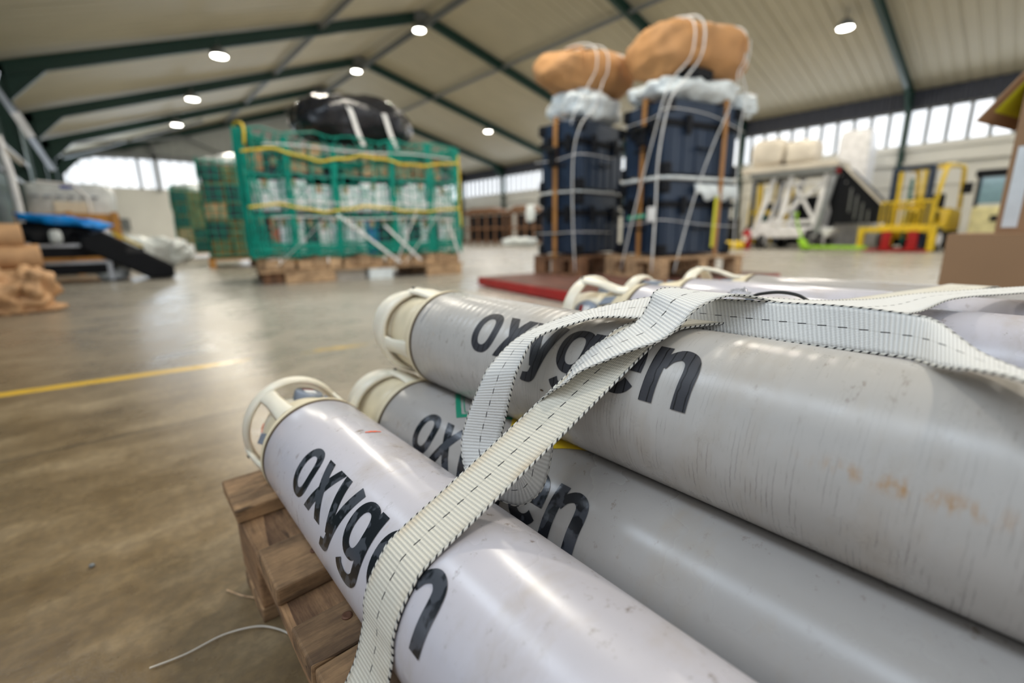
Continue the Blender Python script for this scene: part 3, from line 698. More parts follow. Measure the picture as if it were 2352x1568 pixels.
Q=[(0.3300,-0.0230,0.4246),(0.2860,-0.0170,0.4300),
(0.3450,-0.0021,0.4276),(0.3000,-0.0020,0.4330),
(0.3650,0.0170,0.4313),(0.3200,0.0130,0.4300),
(0.3850,0.0377,0.4422),(0.3448,0.0301,0.4236),
(0.3900,0.0516,0.4448),(0.3720,0.0475,0.4200),
(0.4000,0.0901,0.4450),(0.3870,0.0820,0.4160),
(0.4050,0.1361,0.4426),(0.3880,0.1250,0.4150),
(0.4100,0.1856,0.4397),(0.3900,0.1710,0.4140),
(0.4050,0.2243,0.4381),(0.3820,0.2060,0.4170),
(0.3850,0.2443,0.4386),(0.3462,0.2259,0.4252),
(0.3550,0.2748,0.4298),(0.3196,0.2471,0.4275),
(0.3250,0.2981,0.4203),(0.3008,0.2603,0.4236),
(0.2850,0.3200,0.4034),(0.2679,0.2791,0.4116),
(0.2550,0.3276,0.3794),(0.2524,0.2838,0.3892),
(0.2450,0.3317,0.3612),(0.2488,0.2885,0.3734),
(0.2380,0.3445,0.3275),(0.2493,0.3015,0.3344),
(0.2330,0.3497,0.2986),(0.2462,0.3074,0.3068),
(0.2280,0.3387,0.2773),(0.2388,0.2976,0.2923),
(0.2240,0.3144,0.2685),(0.2240,0.2782,0.2952),
(0.2320,0.2914,0.2640),(0.2232,0.2684,0.3017),
(0.2400,0.2711,0.2641),(0.2264,0.2608,0.3057),
(0.2510,0.2573,0.2793),(0.2226,0.2537,0.3140),
(0.2620,0.2576,0.2978),(0.2252,0.2564,0.3237),
(0.2700,0.2608,0.3170),(0.2297,0.2586,0.3369),
(0.2740,0.2670,0.3347),(0.2430,0.2640,0.3520),
(0.2760,0.2757,0.3483),(0.2530,0.2520,0.3700),
(0.2900,0.2650,0.3734),(0.2576,0.2353,0.3832),
(0.2963,0.2586,0.3872),(0.2674,0.2285,0.3925),
(0.3098,0.2472,0.4038),(0.2831,0.2128,0.4027),
(0.3220,0.2342,0.4138),(0.2949,0.1984,0.4111),
(0.3350,0.2224,0.4252),(0.3116,0.1845,0.4187),
(0.3450,0.2186,0.4394),(0.3279,0.1782,0.4294),
(0.3520,0.2177,0.4494),(0.3430,0.1745,0.4404),
(0.3720,0.2129,0.4511),(0.3688,0.1681,0.4474),
(0.4050,0.1990,0.4453),(0.3880,0.1574,0.4483),
(0.4350,0.1803,0.4409),(0.4196,0.1380,0.4404),
(0.5050,0.1434,0.4332),(0.4856,0.1032,0.4277),
(0.6000,0.1145,0.4272),(0.5793,0.0751,0.4204),
(0.6700,0.0898,0.4283),(0.6413,0.0552,0.4296),
(0.7600,0.0450,0.4293),(0.7255,0.0162,0.4305),
(0.8600,-0.0111,0.4304),(0.8228,-0.0364,0.4319)]
Q = [(Vector(Q[i]), Vector(Q[i + 1])) for i in range(0, len(Q), 2)]
i2 = 31
ribbon('cargo_strap', 'loose ivory webbing strap looped and twisted over the upper cylinder, curling down in front', Q, 'webw', vstart=.4)
# strap crossing E..F seen as a second pale band is the far run of the taut strap

# ================================================================ NEAR PALLET
def boardmesh(x0, x1, y0, y1, z0, z1, m, j=.0015, seed=0, name='board', nx=10, along='x'):
    """rough sawn board: box with many segments and jittered edges, chamfered by a bevel modifier"""
    g = G(); r = random.Random(seed)
    vs = []; sec = nx + 1
    for i in range(sec):
        f = i / nx; dj = [r.uniform(-j, j) for _ in range(6)]
        if along == 'x':
            x = x0 + (x1 - x0) * f
            vs += [(x + (dj[4] if i in (0, nx) else 0), y0 + dj[0], z0), (x, y1 + dj[1], z0), (x, y1 + dj[2], z1 + dj[3] * .4), (x + (dj[5] if i in (0, nx) else 0), y0 + dj[0], z1 + dj[5] * .4)]
        else:
            y = y0 + (y1 - y0) * f
            vs += [(x0 + dj[0], y, z0), (x1 + dj[1], y, z0), (x1 + dj[2], y, z1 + dj[3] * .4), (x0 + dj[0] * .6, y, z1 + dj[5] * .4)]
    g.add(vs, [(i * 4 + k, i * 4 + (k + 1) % 4, (i + 1) * 4 + (k + 1) % 4, (i + 1) * 4 + k) for i in range(nx) for k in range(4)] + [(0, 1, 2, 3), (nx * 4 + 3, nx * 4 + 2, nx * 4 + 1, nx * 4)])
    return g
pal = thing('wooden_pallet', 'weathered brown wooden pallet carrying the oxygen cylinders', 'pallet')
YS = [(.635, .735, .004), (.452, .532, 0), (.340, .392, .001), (.252, .338, 0), (.105, .185, .001), (-.04, .055, 0), (-.20, -.11, .001), (-.36, -.27, 0)]
for i, (a, b, h) in enumerate(YS):
    o = ob('deck_board', boardmesh(.068 + (.003 if i % 2 else .0), 1.12, a, b, .134, .155 , None, .0016, i + 3), 'oldwood', pal, bev=.0025)
for y in (.60, .12, -.38): ob('bottom_board', boardmesh(.074, 1.10, y, y + .10, 0, .021, None, .0016, int(90 + y * 50)), 'oldwood', pal, bev=.002)
for i, x in enumerate((.072, .50, .98)):
    ob('stringer_board', boardmesh(x, x + .13, -.40, .735, .112, .1335, None, .0016, 30 + i, along='y'), 'oldwoody', pal, bev=.002)
    for j, y in enumerate((.60, .12, -.38)):
        ob('block', boardmesh(x + .004, x + .10, y, y + .115, .022, .112, None, .001, 50 + i * 3 + j, nx=3), 'oldwoody', pal, bev=.003)
for x, y in ((.112, .372), (.107, .305), (.127, .318), (.098, .150), (.12, .487), (.13, .68), (.11, .36 - .34), (.115, -.02), (.10, .03)):
    g = G(); g.lathe([(.1535, .0052), (.1562, .0050), (.1568, .0036), (.1566, .001)], 14, 'Z', (x, y, 0)); ob('nail_head', g, MATS.get('rusty_nail') or mat('rusty_nail', (.12, .055, .03), .6, .5, .3, 60), pal)
# thin white cord on the floor
g = G(); g.tube(catmull([(-.045, .618, .003), (-.01, .612, .003), (.03, .612, .004), (.065, .598, .004), (.085, .575, .004), (.098, .548, .004)], 8), .0009, 6)
solo('loose_thread', g, 'tarp', 'thin white plastic thread lying curved on the concrete beside the pallet', 'thread')
g = G(); g.tube([(.048, .70, .002), (.062, .672, .003), (.078, .650, .004)], .0010, 5); solo('straw', g, 'pine', 'short pale splinter on the floor at the foot of the pallet block', 'splinter')
g = G(); g.blob((-.102, .900, .003), (.004, .0035, .003), 2, .3, 3, 6); solo('pebble', g, 'gsteel', 'tiny grey stone lying on the open concrete floor', 'stone')

# cable tie loop and crumpled film near the straps
g = G(); g.tube(catmull([(.520, .2030, .4295), (.520, .1953, .4336), (.520, .1764, .4371), (.520, .1599, .4358), (.520, .1496, .4311), (.520, .1460, .4270)], 6), .0017, 8)
ct = thing('cable_tie', 'black cable tie arching above the white straps beside a scrap of film', 'cable tie'); ob('loop', g, 'dark', ct)
g = G(); g.box(-.003, .003, -.004, .004, -.003, .003); ob('lock', g, 'greyp', ct, loc=(.520, .2050, .4290), bev=.001)
g = G(); g.blob((.530, .2200, .4270), (.011, .011, .009), 2, .5, 5, 16, 4); solo('film_scrap', g, 'film', 'scrap of clear crinkled film by the cable tie', 'film', smooth=True)

# ================================================================ GENERIC PARTS
def pallet_at(name, label, loc, rz, L, W, mt='pine', H=.144, group=None, nb=7):
    t = thing(name, label, 'pallet', loc, rz, group)
    bw = W / nb * .72
    for i in range(nb):
        y = -W / 2 + (W - bw) * i / (nb - 1)
        g = G(); g.box(-L / 2, L / 2, y, y + bw, H - .022, H); ob('deck_board', g, mt, t)
    for x in (-L / 2, -.05, L / 2 - .10):
        g = G(); g.box(x, x + .10, -W / 2, W / 2, H - .044, H - .022); ob('stringer_board', g, mt, t)
        g = G(); g.box(x, x + .10, -W / 2, W / 2, 0, .022); ob('bottom_board', g, mt, t)
        for y in (-W / 2, -.07, W / 2 - .14):
            g = G(); g.box(x, x + .10, y, y + .14, .022, H - .044); ob('block', g, mt, t)
    return t
def rope(name, label, pts, r, m, cat='rope', group=None, sub=5, n=6):
    g = G(); g.tube(catmull(pts, sub), r, n); return solo(name, g, m, label, cat, group, smooth=True)
def flat_strap(name, label, pts, w, m, side=(0, 1, 0), cat='strap', group=None, th=.003):
    P = catmull(pts, 5); g = G(); s = Vector(side).normalized() * w / 2; vs = []
    for i, p in enumerate(P):
        t = (P[min(i + 1, len(P) - 1)] - P[max(0, i - 1)]).normalized(); nn = t.cross(s).normalized() * th / 2
        vs += [p - s - nn, p + s - nn, p + s + nn, p - s + nn]
    g.add(vs, [(i * 4 + k, i * 4 + (k + 1) % 4, (i + 1) * 4 + (k + 1) % 4, (i + 1) * 4 + k) for i in range(len(P) - 1) for k in range(4)] + [(3, 2, 1, 0)])
    return solo(name, g, m, label, cat, group)

# ================================================================ RED PLATFORM AND CRATE STACKS
pf = thing('platform_scale', 'low red steel platform with a worn top under the crate stacks', 'platform', (3.84, 2.56, 0), R(-10))
g = G(); g.box(-1.32, 1.15, -.72, .86, .012, .088); ob('frame', g, 'red', pf, bev=.006)
g = G(); g.box(-1.31, 1.14, -.71, .85, .088, .094); ob('top_plate', g, 'redb', pf)
for x, y in ((-1.2, -.62), (1.05, -.62), (-1.2, .76), (1.05, .76)): g = G(); g.box(x - .05, x + .05, y - .05, y + .05, 0, .012); ob('foot', g, 'dark', pf)
def crate(label, loc, rz, W, D, H, group=None):
    """moulded transit crate, origin at base centre. front faces -Y, side faces -X"""
    t = thing('transit_crate', label, 'crate', loc, rz, group)
    h1 = H * .70
    g = G(); g.box(-W / 2 + .02, W / 2 - .02, -D / 2 + .02, D / 2 - .02, .02, h1 - .02); ob('body', g, 'crate', t, bev=.012)
    g = G(); g.box(-W / 2 + .02, W / 2 - .02, -D / 2 + .02, D / 2 - .02, h1 + .012, H); ob('lid', g, 'crate', t, bev=.015)
    for z in (h1 - .02, h1 + .006):
        g = G(); g.box(-W / 2, W / 2, -D / 2, D / 2, z - .012, z + .012); ob('rim', g, 'crated', t, bev=.005)
    for k in range(6):      # vertical ribs on the long faces and the short faces
        x = -W / 2 + .07 + (W - .14) * k / 5
        for s in (-1, 1):
            g = G(); g.box(x - .016, x + .016, s * (D / 2 - .020) - .013, s * (D / 2 - .020) + .013, .03, h1 - .035); ob('rib', g, 'crate', t, bev=.004)
        y = -D / 2 + .07 + (D - .14) * k / 5
        for s in (-1, 1):
            g = G(); g.box(s * (W / 2 - .020) - .013, s * (W / 2 - .020) + .013, y - .016, y + .016, .03, h1 - .035); ob('rib', g, 'crate', t, bev=.004)
    for sx in (-1, 1):
        for sy in (-1, 1):
            for z in (.055, H - .055):
                g = G(); g.box(sx * (W / 2 - .035) - .04, sx * (W / 2 - .035) + .04, sy * (D / 2 - .035) - .04, sy * (D / 2 - .035) + .04, z - .05, z + .05); ob('corner_bumper', g, 'crated', t, bev=.015)
    for y in (-D * .22, D * .22):
        g = G(); g.box(-W / 2 - .022, -W / 2 + .005, y - .03, y + .03, h1 - .09, h1 + .06); ob('latch', g, 'crated', t, bev=.006)
    for x in (-W * .24, W * .24):
        g = G(); g.box(x - .03, x + .03, -D / 2 - .022, -D / 2 + .005, h1 - .09, h1 + .06); ob('latch', g, 'crated', t, bev=.006)
    g = G(); hp = [(-.09, -D / 2 - .002, h1 * .56), (-.085, -D / 2 - .03, h1 * .53), (.085, -D / 2 - .03, h1 * .53), (.09, -D / 2 - .002, h1 * .56)]; g.tube(hp, .011, 6); ob('handle', g, 'crated', t)
    g = G(); g.tube([(-W / 2 - .002, -.09, h1 * .56), (-W / 2 - .03, -.085, h1 * .53), (-W / 2 - .03, .085, h1 * .53), (-W / 2 - .002, .09, h1 * .56)], .011, 6); ob('handle', g, 'crated', t)
    return t
PR = Vector((4.095, 2.365, 0)); RZ1 = R(-14)
pallet_at('wooden_pallet', 'brown wooden pallet under the right-hand crate stack', (PR.x, PR.y, .094), RZ1, 1.04, .74, 'pine', .19)
crate('large navy transit crate at the bottom of the right-hand stack, below a pale padding sheet', (PR.x, PR.y, .285), RZ1, .88, .56, .645)
crate('large navy transit crate on top of the right-hand stack, under the bigger duffel', (PR.x, PR.y, .965), RZ1, .88, .56, .600)
PL = Vector((3.715, 3.20, 0)); RZ2 = R(5)
pallet_at('wooden_pallet', 'dark brown wooden pallet under the left-hand crate stack', (PL.x + .03, PL.y, .094), RZ2, .86, .60, 'brownwood', .19)
crate('navy transit crate at the bottom of the left-hand stack', (PL.x, PL.y, .285), RZ2, .76, .50, .585)
crate('navy transit crate on top of the left-hand stack, under the smaller duffel', (PL.x, PL.y, .890), RZ2, .76, .50, .62)
# pads between crates
def pad(label, c, rz, W, D, H, seed, m='whitep', cat='padding'):
    g = G(); g.blob((0, 0, 0), (W / 2, D / 2, H / 2), 7, .05, 9, 18, seed); o = solo('padding_sheet', g, m, label, cat, smooth=True, loc=c, rz=rz); return o
pad('pale blue-white foam padding pressed between the two right-hand crates', (PR.x, PR.y, .9475), RZ1, .93, .62, .034, 3)
pad('pale foam padding between the two left-hand crates', (PL.x, PL.y, .880), RZ2, .80, .54, .018, 5)
g = G()
for i in range(20):
    a = i / 19; x = -.10 + .54 * a
    for z, dy in ((.85, 0), (.80 + .006 * math.sin(i * 1.9), -.012), (.725 + .02 * math.sin(i * .9) + .03 * (a < .2), -.016 + .006 * math.sin(i * 2.3))): g.v.append((x, -.300 + dy, z - .0))
g.f = [(i * 3 + k, i * 3 + k + 1, (i + 1) * 3 + k + 1, (i + 1) * 3 + k) for i in range(19) for k in range(2)]
o = solo('foam_sheet', g, 'whitep', 'white foam sheet hanging over the front of the bottom right-hand crate', 'padding', smooth=True, loc=(PR.x, PR.y, .055), rz=RZ1); s_ = o.modifiers.new('solid', 'SOLIDIFY'); s_.thickness = .012
def crumple(name, label, c, rz, r, seed, m='whitep', e=3, amp=.22, fq=4, cat='plastic sheet'):
    g = G(); g.blob((0, 0, 0), r, e, amp, fq, 30, seed); return solo(name, g, m, label, cat, smooth=True, loc=c, rz=rz)
crumple('plastic_wrap', 'crumpled white plastic sheeting bunched over the top right-hand crate', (PR.x, PR.y, 1.665), RZ1, (.47, .33, .10), 2)
crumple('plastic_wrap', 'folded white plastic sheeting on the top left-hand crate', (PL.x + .03, PL.y, 1.655), RZ2, (.37, .27, .145), 6)
crumple('plastic_wrap', 'loose white plastic corner sticking out at the right of the top crate', (PR.x + .44, PR.y - .30, 1.60), RZ1, (.12, .12, .09), 9, amp=.4)
crumple('dark_bundle', 'small dark bundle tucked between the sheeting and the bigger duffel', (PR.x - .16, PR.y - .16, 1.765), RZ1, (.16, .13, .05), 12, 'crated', cat='bundle')
# duffels
def duffel(label, c, rz, r, seed):
    t = thing('duffel_bag', label, 'duffel bag', c, rz)
    g = G(); g.blob((0, 0, 0), r, 2.7, .16, 1.9, 34, seed); ob('bag', g, 'duffel', t, True)
    for x in (-.45, .5):
        g = G(); P = []
        for i in range(19):
            a = -PI * .05 + PI * 1.1 * i / 18; P.append((r[0] * x, -(r[1] + .012) * math.cos(a), (r[2] + .012) * math.sin(a)))
        g.tube(P, .009, 6); ob('seam', g, 'duffel', t)
    g = G(); g.blob((r[0] * .42, -r[1] * .62, r[2] * .62), (.07, .05, .04), 3, .1, 3, 10, 2); ob('white_tag', g, 'wstrap', t, True)
    g = G(); g.blob((-r[0] * .05, 0, r[2] * 1.0), (.10, .09, .035), 2.4, .3, 4, 12, 3); ob('drawstring_top', g, 'blackp', t, True)
    return t
duffel('smaller tan duffel bag lying on the left-hand crate stack', (PL.x + .02, PL.y - .02, 1.965), R(-14), (.50, .30, .185), 4)
duffel('larger tan duffel bag lying on top of the right-hand crate stack', (PR.x + .03, PR.y - .02, 1.975), RZ1 + R(-6), (.53, .36, .225), 11)
# brown ratchet straps & cords on the stacks : defined in stack coordinates
def stackpts(P, rz, pts): m = Matrix.Rotation(rz, 4, 'Z'); return [m @ Vector(p) + Vector((P.x, P.y, 0)) for p in pts]
def wrapstrap(P, rz, side, u, W, D, z0, z1, label, m='bstrap', w=.05, gr=None):
    if side == 'left': pts = [(-W / 2 - .028, u, z0), (-W / 2 - .030, u, (z0 + z1) / 2), (-W / 2 - .028, u, z1 - .02), (-W / 2 + .02, u, z1 + .012), (0, u, z1 + .02), (W / 2, u, z1 + .012)]; sd = (0, 1, 0)
    else: pts = [(u, -D / 2 - .028, z0), (u - .0, -D / 2 - .034, (z0 + z1) / 2), (u, -D / 2 - .028, z1 - .02), (u, -D / 2 + .02, z1 + .012), (u, 0, z1 + .02), (u, D / 2, z1 + .012)]; sd = (1, 0, 0)
    mm = Matrix.Rotation(rz, 3, 'Z')
    return flat_strap('ratchet_strap', label, stackpts(P, rz, pts), w, m, mm @ Vector(sd), 'strap')
wrapstrap(PR, RZ1, 'left', -.03, .88, .56, .26, 1.565, 'brown ratchet strap down the left face of the right-hand crate stack')
wrapstrap(PR, RZ1, 'front', .20, .88, .56, .26, 1.565, 'brown ratchet strap down the right face of the right-hand crate stack')
wrapstrap(PL, RZ2, 'left', .02, .76, .50, .26, 1.51, 'brown ratchet strap down the left-hand crate stack')
for P, rz, pts, lb in ((PR, RZ1, (-.50, -.03, 1.32), 'black ratchet buckle on the left face of the right-hand stack'), (PL, RZ2, (-.45, .02, 1.22), 'black ratchet buckle on the left-hand crate stack')):
    c = stackpts(P, rz, [pts])[0]; t = thing('ratchet_buckle', lb, 'buckle', c, rz)
    g = G(); g.box(-.02, .015, -.045, .045, -.10, .06); ob('frame', g, 'crated', t, bev=.008)
    g = G(); g.box(-.035, -.015, -.055, .055, .02, .05); ob('handle', g, 'dark', t, bev=.004)
CG1 = None
def cord(P, rz, pts, lb, r=.0045):
    pts = [(x * 1.02, y * .74 if P is PR else y * .90, (z - .055 if z > 1.5 and z < 1.9 else z)) for x, y, z in pts]; rope('lashing_cord', lb, stackpts(P, rz, pts), r, 'wstrap', 'cord', CG1, 4, 6)
A_, B_ = -.475, -.425
def hug(cx, cy, cz, r, x, a0=100, a1=-40, n=9):
    k = max(.05, 1 - abs((x - cx) / r[0]) ** 2.7) ** (1 / 2.7); out = []
    for i in range(n):
        a = R(a0 + (a1 - a0) * i / (n - 1)); c_, s_ = math.cos(a), math.sin(a); q = (abs(c_) ** 2.7 + abs(s_) ** 2.7) ** (-1 / 2.7) * k * 1.09
        out.append((x, cy - r[1] * c_ * q, cz + r[2] * s_ * q))
    return out
def cord2(P, rz, hg, pts, lb, r=.0055): rope('lashing_cord', lb, stackpts(P, rz, hg + pts), r, 'wstrap', 'cord', CG1, 4, 6)
RB = (.53, .36, .225); LB = (.50, .30, .185)
cord2(PR, RZ1, hug(.03, -.02, 1.975, RB, -.30), [(-.44, -.26, 1.64), (-.485, -.18, 1.3), (-.49, -.02, .8), (-.55, .10, .16)], 'white cord slanting down the left face of the right-hand stack toward its rear')
cord2(PR, RZ1, hug(.03, -.02, 1.975, RB, -.22), [(-.36, -.33, 1.66), (-.46, -.295, 1.5), (-.485, -.24, 1.1), (-.485, -.24, .7), (-.53, -.28, .16)], 'white cord running down the left face beside the corner of the right-hand stack', .007)
cord2(PR, RZ1, hug(.03, -.02, 1.975, RB, .27), [(.24, -.36, 1.66), (.20, -.325, 1.5), (.04, -.325, 1.2), (-.14, -.325, .75), (-.36, -.37, .16)], 'white cord slanting across the right face of the right-hand stack')
cord2(PR, RZ1, hug(.03, -.02, 1.975, RB, .33, 20), [(.36, -.36, 1.64), (.36, -.33, 1.3), (.41, -.325, .7), (.44, -.33, .14)], 'white cord near the far right corner of the right-hand stack')
cord2(PL, RZ2, hug(.02, -.02, 1.965, LB, -.12), [(-.22, -.28, 1.60), (-.40, -.27, 1.45), (-.42, -.20, 1.2), (-.42, -.20, .7), (-.42, -.24, .14)], 'white cord hanging down the left-hand stack beside the gap')
cord2(PL, RZ2, hug(.02, -.02, 1.965, LB, -.26), [(-.38, -.20, 1.60), (-.415, -.16, 1.45)], 'short white cord over the smaller duffel', .005)
cord(PR, RZ1, [(-.46, .36, 1.42), (-.462, -.2, 1.43), (-.455, -.405, 1.47), (.0, -.415, 1.46), (.46, -.40, 1.36)], 'white cord running level round the top right-hand crate', .003)
cord(PR, RZ1, [(-.47, .36, .56), (-.472, -.2, .58), (-.46, -.42, .60), (.0, -.43, .56), (.46, -.41, .54)], 'white cord running level round the bottom right-hand crate', .003)
cord(PL, RZ2, [(-.43, .28, 1.17), (-.44, 0, 1.16), (-.42, -.31, 1.19), (.1, -.32, 1.2)], 'white cord level round the top left-hand crate', .003)
cord(PL, RZ2, [(-.43, .28, .50), (-.44, 0, .50), (-.42, -.31, .51), (.1, -.32, .5)], 'white cord level round the bottom left-hand crate', .003)
def quad(P, rz, pts, m, name, lb, cat, th=.003):
    q = stackpts(P, rz, pts); n = (q[1] - q[0]).cross(q[3] - q[0]).normalized() * th; g = G(); g.prism(q, n); return solo(name, g, m, lb, cat)
quad(PR, RZ1, [(-.496, -.255, .59), (-.496, -.155, .59), (-.496, -.155, .71), (-.496, -.255, .71)], 'wstrap', 'paper_tag', 'square white paper tag on the bottom right-hand crate', 'tag')
quad(PR, RZ1, [(-.494, -.13, .625), (-.494, .10, .61), (-.494, .10, .64), (-.494, -.13, .655)], MATS.get('green_tape') or mat('green_tape', (.10, .42, .28), .5), 'green_tape', 'strip of green tape beside the white tag on the bottom crate', 'tape')
quad(PR, RZ1, [(.12, -.322, .36), (.155, -.322, .36), (.165, -.322, .80), (.13, -.322, .80)], 'ylabel', 'yellow_tape', 'vertical yellow tape strip on the bottom right-hand crate', 'tape')

# ================================================================ NETTED CARGO STACK
NO = Vector((2.40, 5.85, 0)); NR = R(-9.7)           # centre of the big load
def nm(p): return Matrix.Rotation(NR, 4, 'Z') @ Vector(p) + NO
NW, ND, NZ0, NZ1 = 2.36, 1.25, .30, 1.55
wp = thing('wide_pallet', 'wide pale wooden pallet on the floor under the whole netted load', 'pallet', NO, NR)
for y in (-.66, -.40, -.12, .16, .44): g = G(); g.box(-1.16, 1.20, y, y + .2, .125, .148); ob('deck_board', g, 'pine', wp, bev=.003)
for y in (-.65, -.05, .50):
    for x0, x1, m in ((-1.14, -.93, 'brownwood'), (-.92, -.40, 'pine'), (-.02, .26, 'whitep'), (.70, 1.18, 'pine')):
        g = G(); g.box(x0, x1, y + (.06 if m == 'brownwood' else 0), y + .12, 0, .125); ob('block', g, m, wp, bev=.004)
g = G(); g.box(-.38, -.04, -.55, -.50, .0, .12); ob('inner_board', g, 'tarp', wp)
for k in range(14):
    x = -1.10 + .163 * k; g = G(); g.box(x, x + .150 - .02 * (k % 3 == 1), -.63 + .015 * (k % 2), -.60, .155, .27 + .02 * math.sin(k * 2.3)); ob('side_board', g, 'pine', wp, bev=.004)
for i, x in enumerate((-.60, .62)):
    c = nm((x, .03, 0)); t = pallet_at('wooden_pallet', ('upper wooden pallet, left, directly beneath the netted boxes', 'upper wooden pallet, right, directly beneath the netted boxes')[i], (c.x, c.y, .15), NR, 1.12, 1.2, 'pine', .145)
wt = mat('cargo_white_box', (.86, .90, .92), .5, var=.1, scale=12); M['wbox'] = wt
M['dteal'] = mat('cargo_dark_box', (.012, .05, .055), .5); M['gboxg'] = mat('bright_green_item', (.02, .62, .14), .5); M['redbox'] = mat('orange_red_item', (.55, .13, .06), .5); M['bluebox'] = mat('blue_item', (.03, .15, .45), .5)
r = random.Random(5)
ORD = ['leftmost', 'second from the left', 'third from the left', 'fourth from the left', 'fifth from the left', 'sixth from the left', 'seventh from the left', 'eighth from the left', 'ninth from the left', 'tenth from the left', 'eleventh from the left', 'twelfth from the left']
CNT = {}
def cbox(x0, x1, y0, y1, z0, z1, m, nmz, lb, gr):
    if gr: CNT[gr] = CNT.get(gr, -1) + 1; lb = lb.replace('tan or dark small', {'tan': 'tan', 'kraft': 'brown', 'dteal': 'dark'}.get(m, '') + ' small') + ', ' + ORD[CNT[gr]]
    c = nm(((x0 + x1) / 2, (y0 + y1) / 2, z0)); t = thing(nmz, lb, 'box', c, NR, gr); W = (x1 - x0) / 2; D = (y1 - y0) / 2; H = z1 - z0
    g = G(); g.box(-W, W, -D, D, 0, H); ob('carton', g, m, t, bev=.012)
    g = G(); g.box(-.03, .03, -D - .001, D + .001, H - .08, H + .002); ob('tape', g, 'tan' if m != 'tan' else 'carde', t)
FY = -ND / 2 + .05
x = -NW / 2 + .04
seq = ['dteal', 'redbox', 'wbox', 'wbox', 'dteal', 'wstrap', 'wbox', 'wbox', 'wbox', 'bluebox', 'dteal', 'gboxg', 'wbox', 'dteal', 'wbox', 'dteal', 'wbox']
lbs = {'dteal': ('dark boxes in the bottom row of the netted load', 'dark green-blue box in the bottom row under the net'), 'wbox': ('pale cartons in the bottom row of the netted load', 'pale white carton in the bottom row under the net'),
       'redbox': (None, 'orange-red item at the lower left under the net'), 'wstrap': (None, 'bright white upright carton in the bottom row under the net'), 'bluebox': (None, 'blue carton in the bottom row under the net'), 'gboxg': (None, 'bright green item in the bottom row under the net')}
for m in seq:
    wd = .135 + r.uniform(-.02, .02); h = r.uniform(.36, .43)
    if m in ('gboxg', 'redbox'): wd = .09
    if x + wd > NW / 2 - .03: break
    cbox(x, x + wd - .01, FY + r.uniform(0, .03), FY + .5, .30, .30 + h, m, 'cargo_box', lbs[m][1], lbs[m][0]); x += wd
x = -NW / 2 + .05; i = 0
while x < NW / 2 - .25:
    wd = r.uniform(.24, .34); wd = min(wd, NW / 2 - .04 - x); m = 'wbox'
    cbox(x, x + wd - .008, FY + r.uniform(0, .03), FY + .6, .768, 1.10 + r.uniform(-.05, .03), m, 'cargo_box', 'white carton in the middle row under the net', 'white cartons in the middle row of the netted load'); x += wd
x = -NW / 2 + .05
while x < NW / 2 - .15:
    wd = r.uniform(.12, .24); wd = min(wd, NW / 2 - .04 - x); m = r.choice(['tan', 'tan', 'dteal', 'tan', 'kraft'])
    cbox(x, x + wd - .02, FY + r.uniform(.0, .12), FY + .6, 1.17, 1.36 + r.uniform(-.05, .14), m, 'cargo_box', 'tan or dark small box in the top row under the net', 'small boxes in the top row of the netted load'); x += wd
g = G(); g.box(-NW / 2 + .08, NW / 2 - .08, FY + .62, ND / 2 - .05, .30, 1.45); solo('cargo_box', g, 'dteal', 'dark wrapped block of cargo filling the rear of the netted load', 'cargo', loc=NO, rz=NR, bev=.02)
for z in (.735, 1.135):
    g = G(); g.box(-NW / 2 + .03, NW / 2 - .03, FY - .01, FY + .62, z, z + .03); solo('cargo_layer_board', g, 'dteal', 'dark layer sheet at mid height between rows of netted cartons' if z < 1 else 'dark layer sheet below the top row of netted boxes', 'board', loc=NO, rz=NR)
# the net: one knotted net draped over the load
def topz(x): return NZ1 + .03 * math.sin(x * 3.1) - .07 * math.exp(-((x + .15) / .6) ** 2)
g = G(); dx = .105
def nt(p, s): 
    return (p[0] + noise.noise(Vector(p) * 5 + Vector((s, 0, 0))) * .035, p[1] + noise.noise(Vector(p) * 5 + Vector((0, s, 4))) * .02, p[2] + noise.noise(Vector(p) * 6 + Vector((0, 9, s))) * .03)
n = int(NW / dx)
for i in range(n + 1):
    x = -NW / 2 + NW * i / n
    pts = [nt((x, -ND / 2 - .012 - .01 * math.sin(z * 9), z), 1) for z in [NZ0 - .02 + (topz(x) - NZ0 + .02) * k / 10 for k in range(11)]] + [nt((x, -ND / 2 + ND * k / 4, topz(x)), 2) for k in range(1, 5)]
    g.tube(pts, .0055 if i % 3 else .009, 4, caps=False)
for k in range(13):
    z = NZ0 + (NZ1 - NZ0) * k / 12
    pts = [nt((-NW / 2 - .01, ND / 2 - ND * j / 6, z), 3) for j in range(7)] + [nt((-NW / 2 + NW * j / 24, -ND / 2 - .014, z + .02 * math.sin(j * 1.3 + k)), 4) for j in range(25)] + [nt((NW / 2 + .01, -ND / 2 + ND * j / 4, z), 3) for j in range(1, 5)]
    g.tube(pts, .0050 if k % 4 else .010, 4, caps=False)
for s in range(-8, 16):     # diagonals make the diamonds
    for sg in (1, -1):
        pts = []
        for k in range(11):
            z = NZ0 + (NZ1 - NZ0) * k / 10; x = -NW / 2 + s * .34 + sg * (z - NZ0) * .75
            if -NW / 2 <= x <= NW / 2: pts.append(nt((x, -ND / 2 - .016, z), 5))
        if len(pts) > 2: g.tube(pts, .0050, 4, caps=False)
for j in range(22):         # dense gathered cords on the left side and corners
    y = -ND / 2 + ND * j / 21
    g.tube([nt((-NW / 2 - .012, y, NZ0 + (NZ1 - NZ0 + .0) * k / 8), j) for k in range(9)], .012, 4, caps=False)
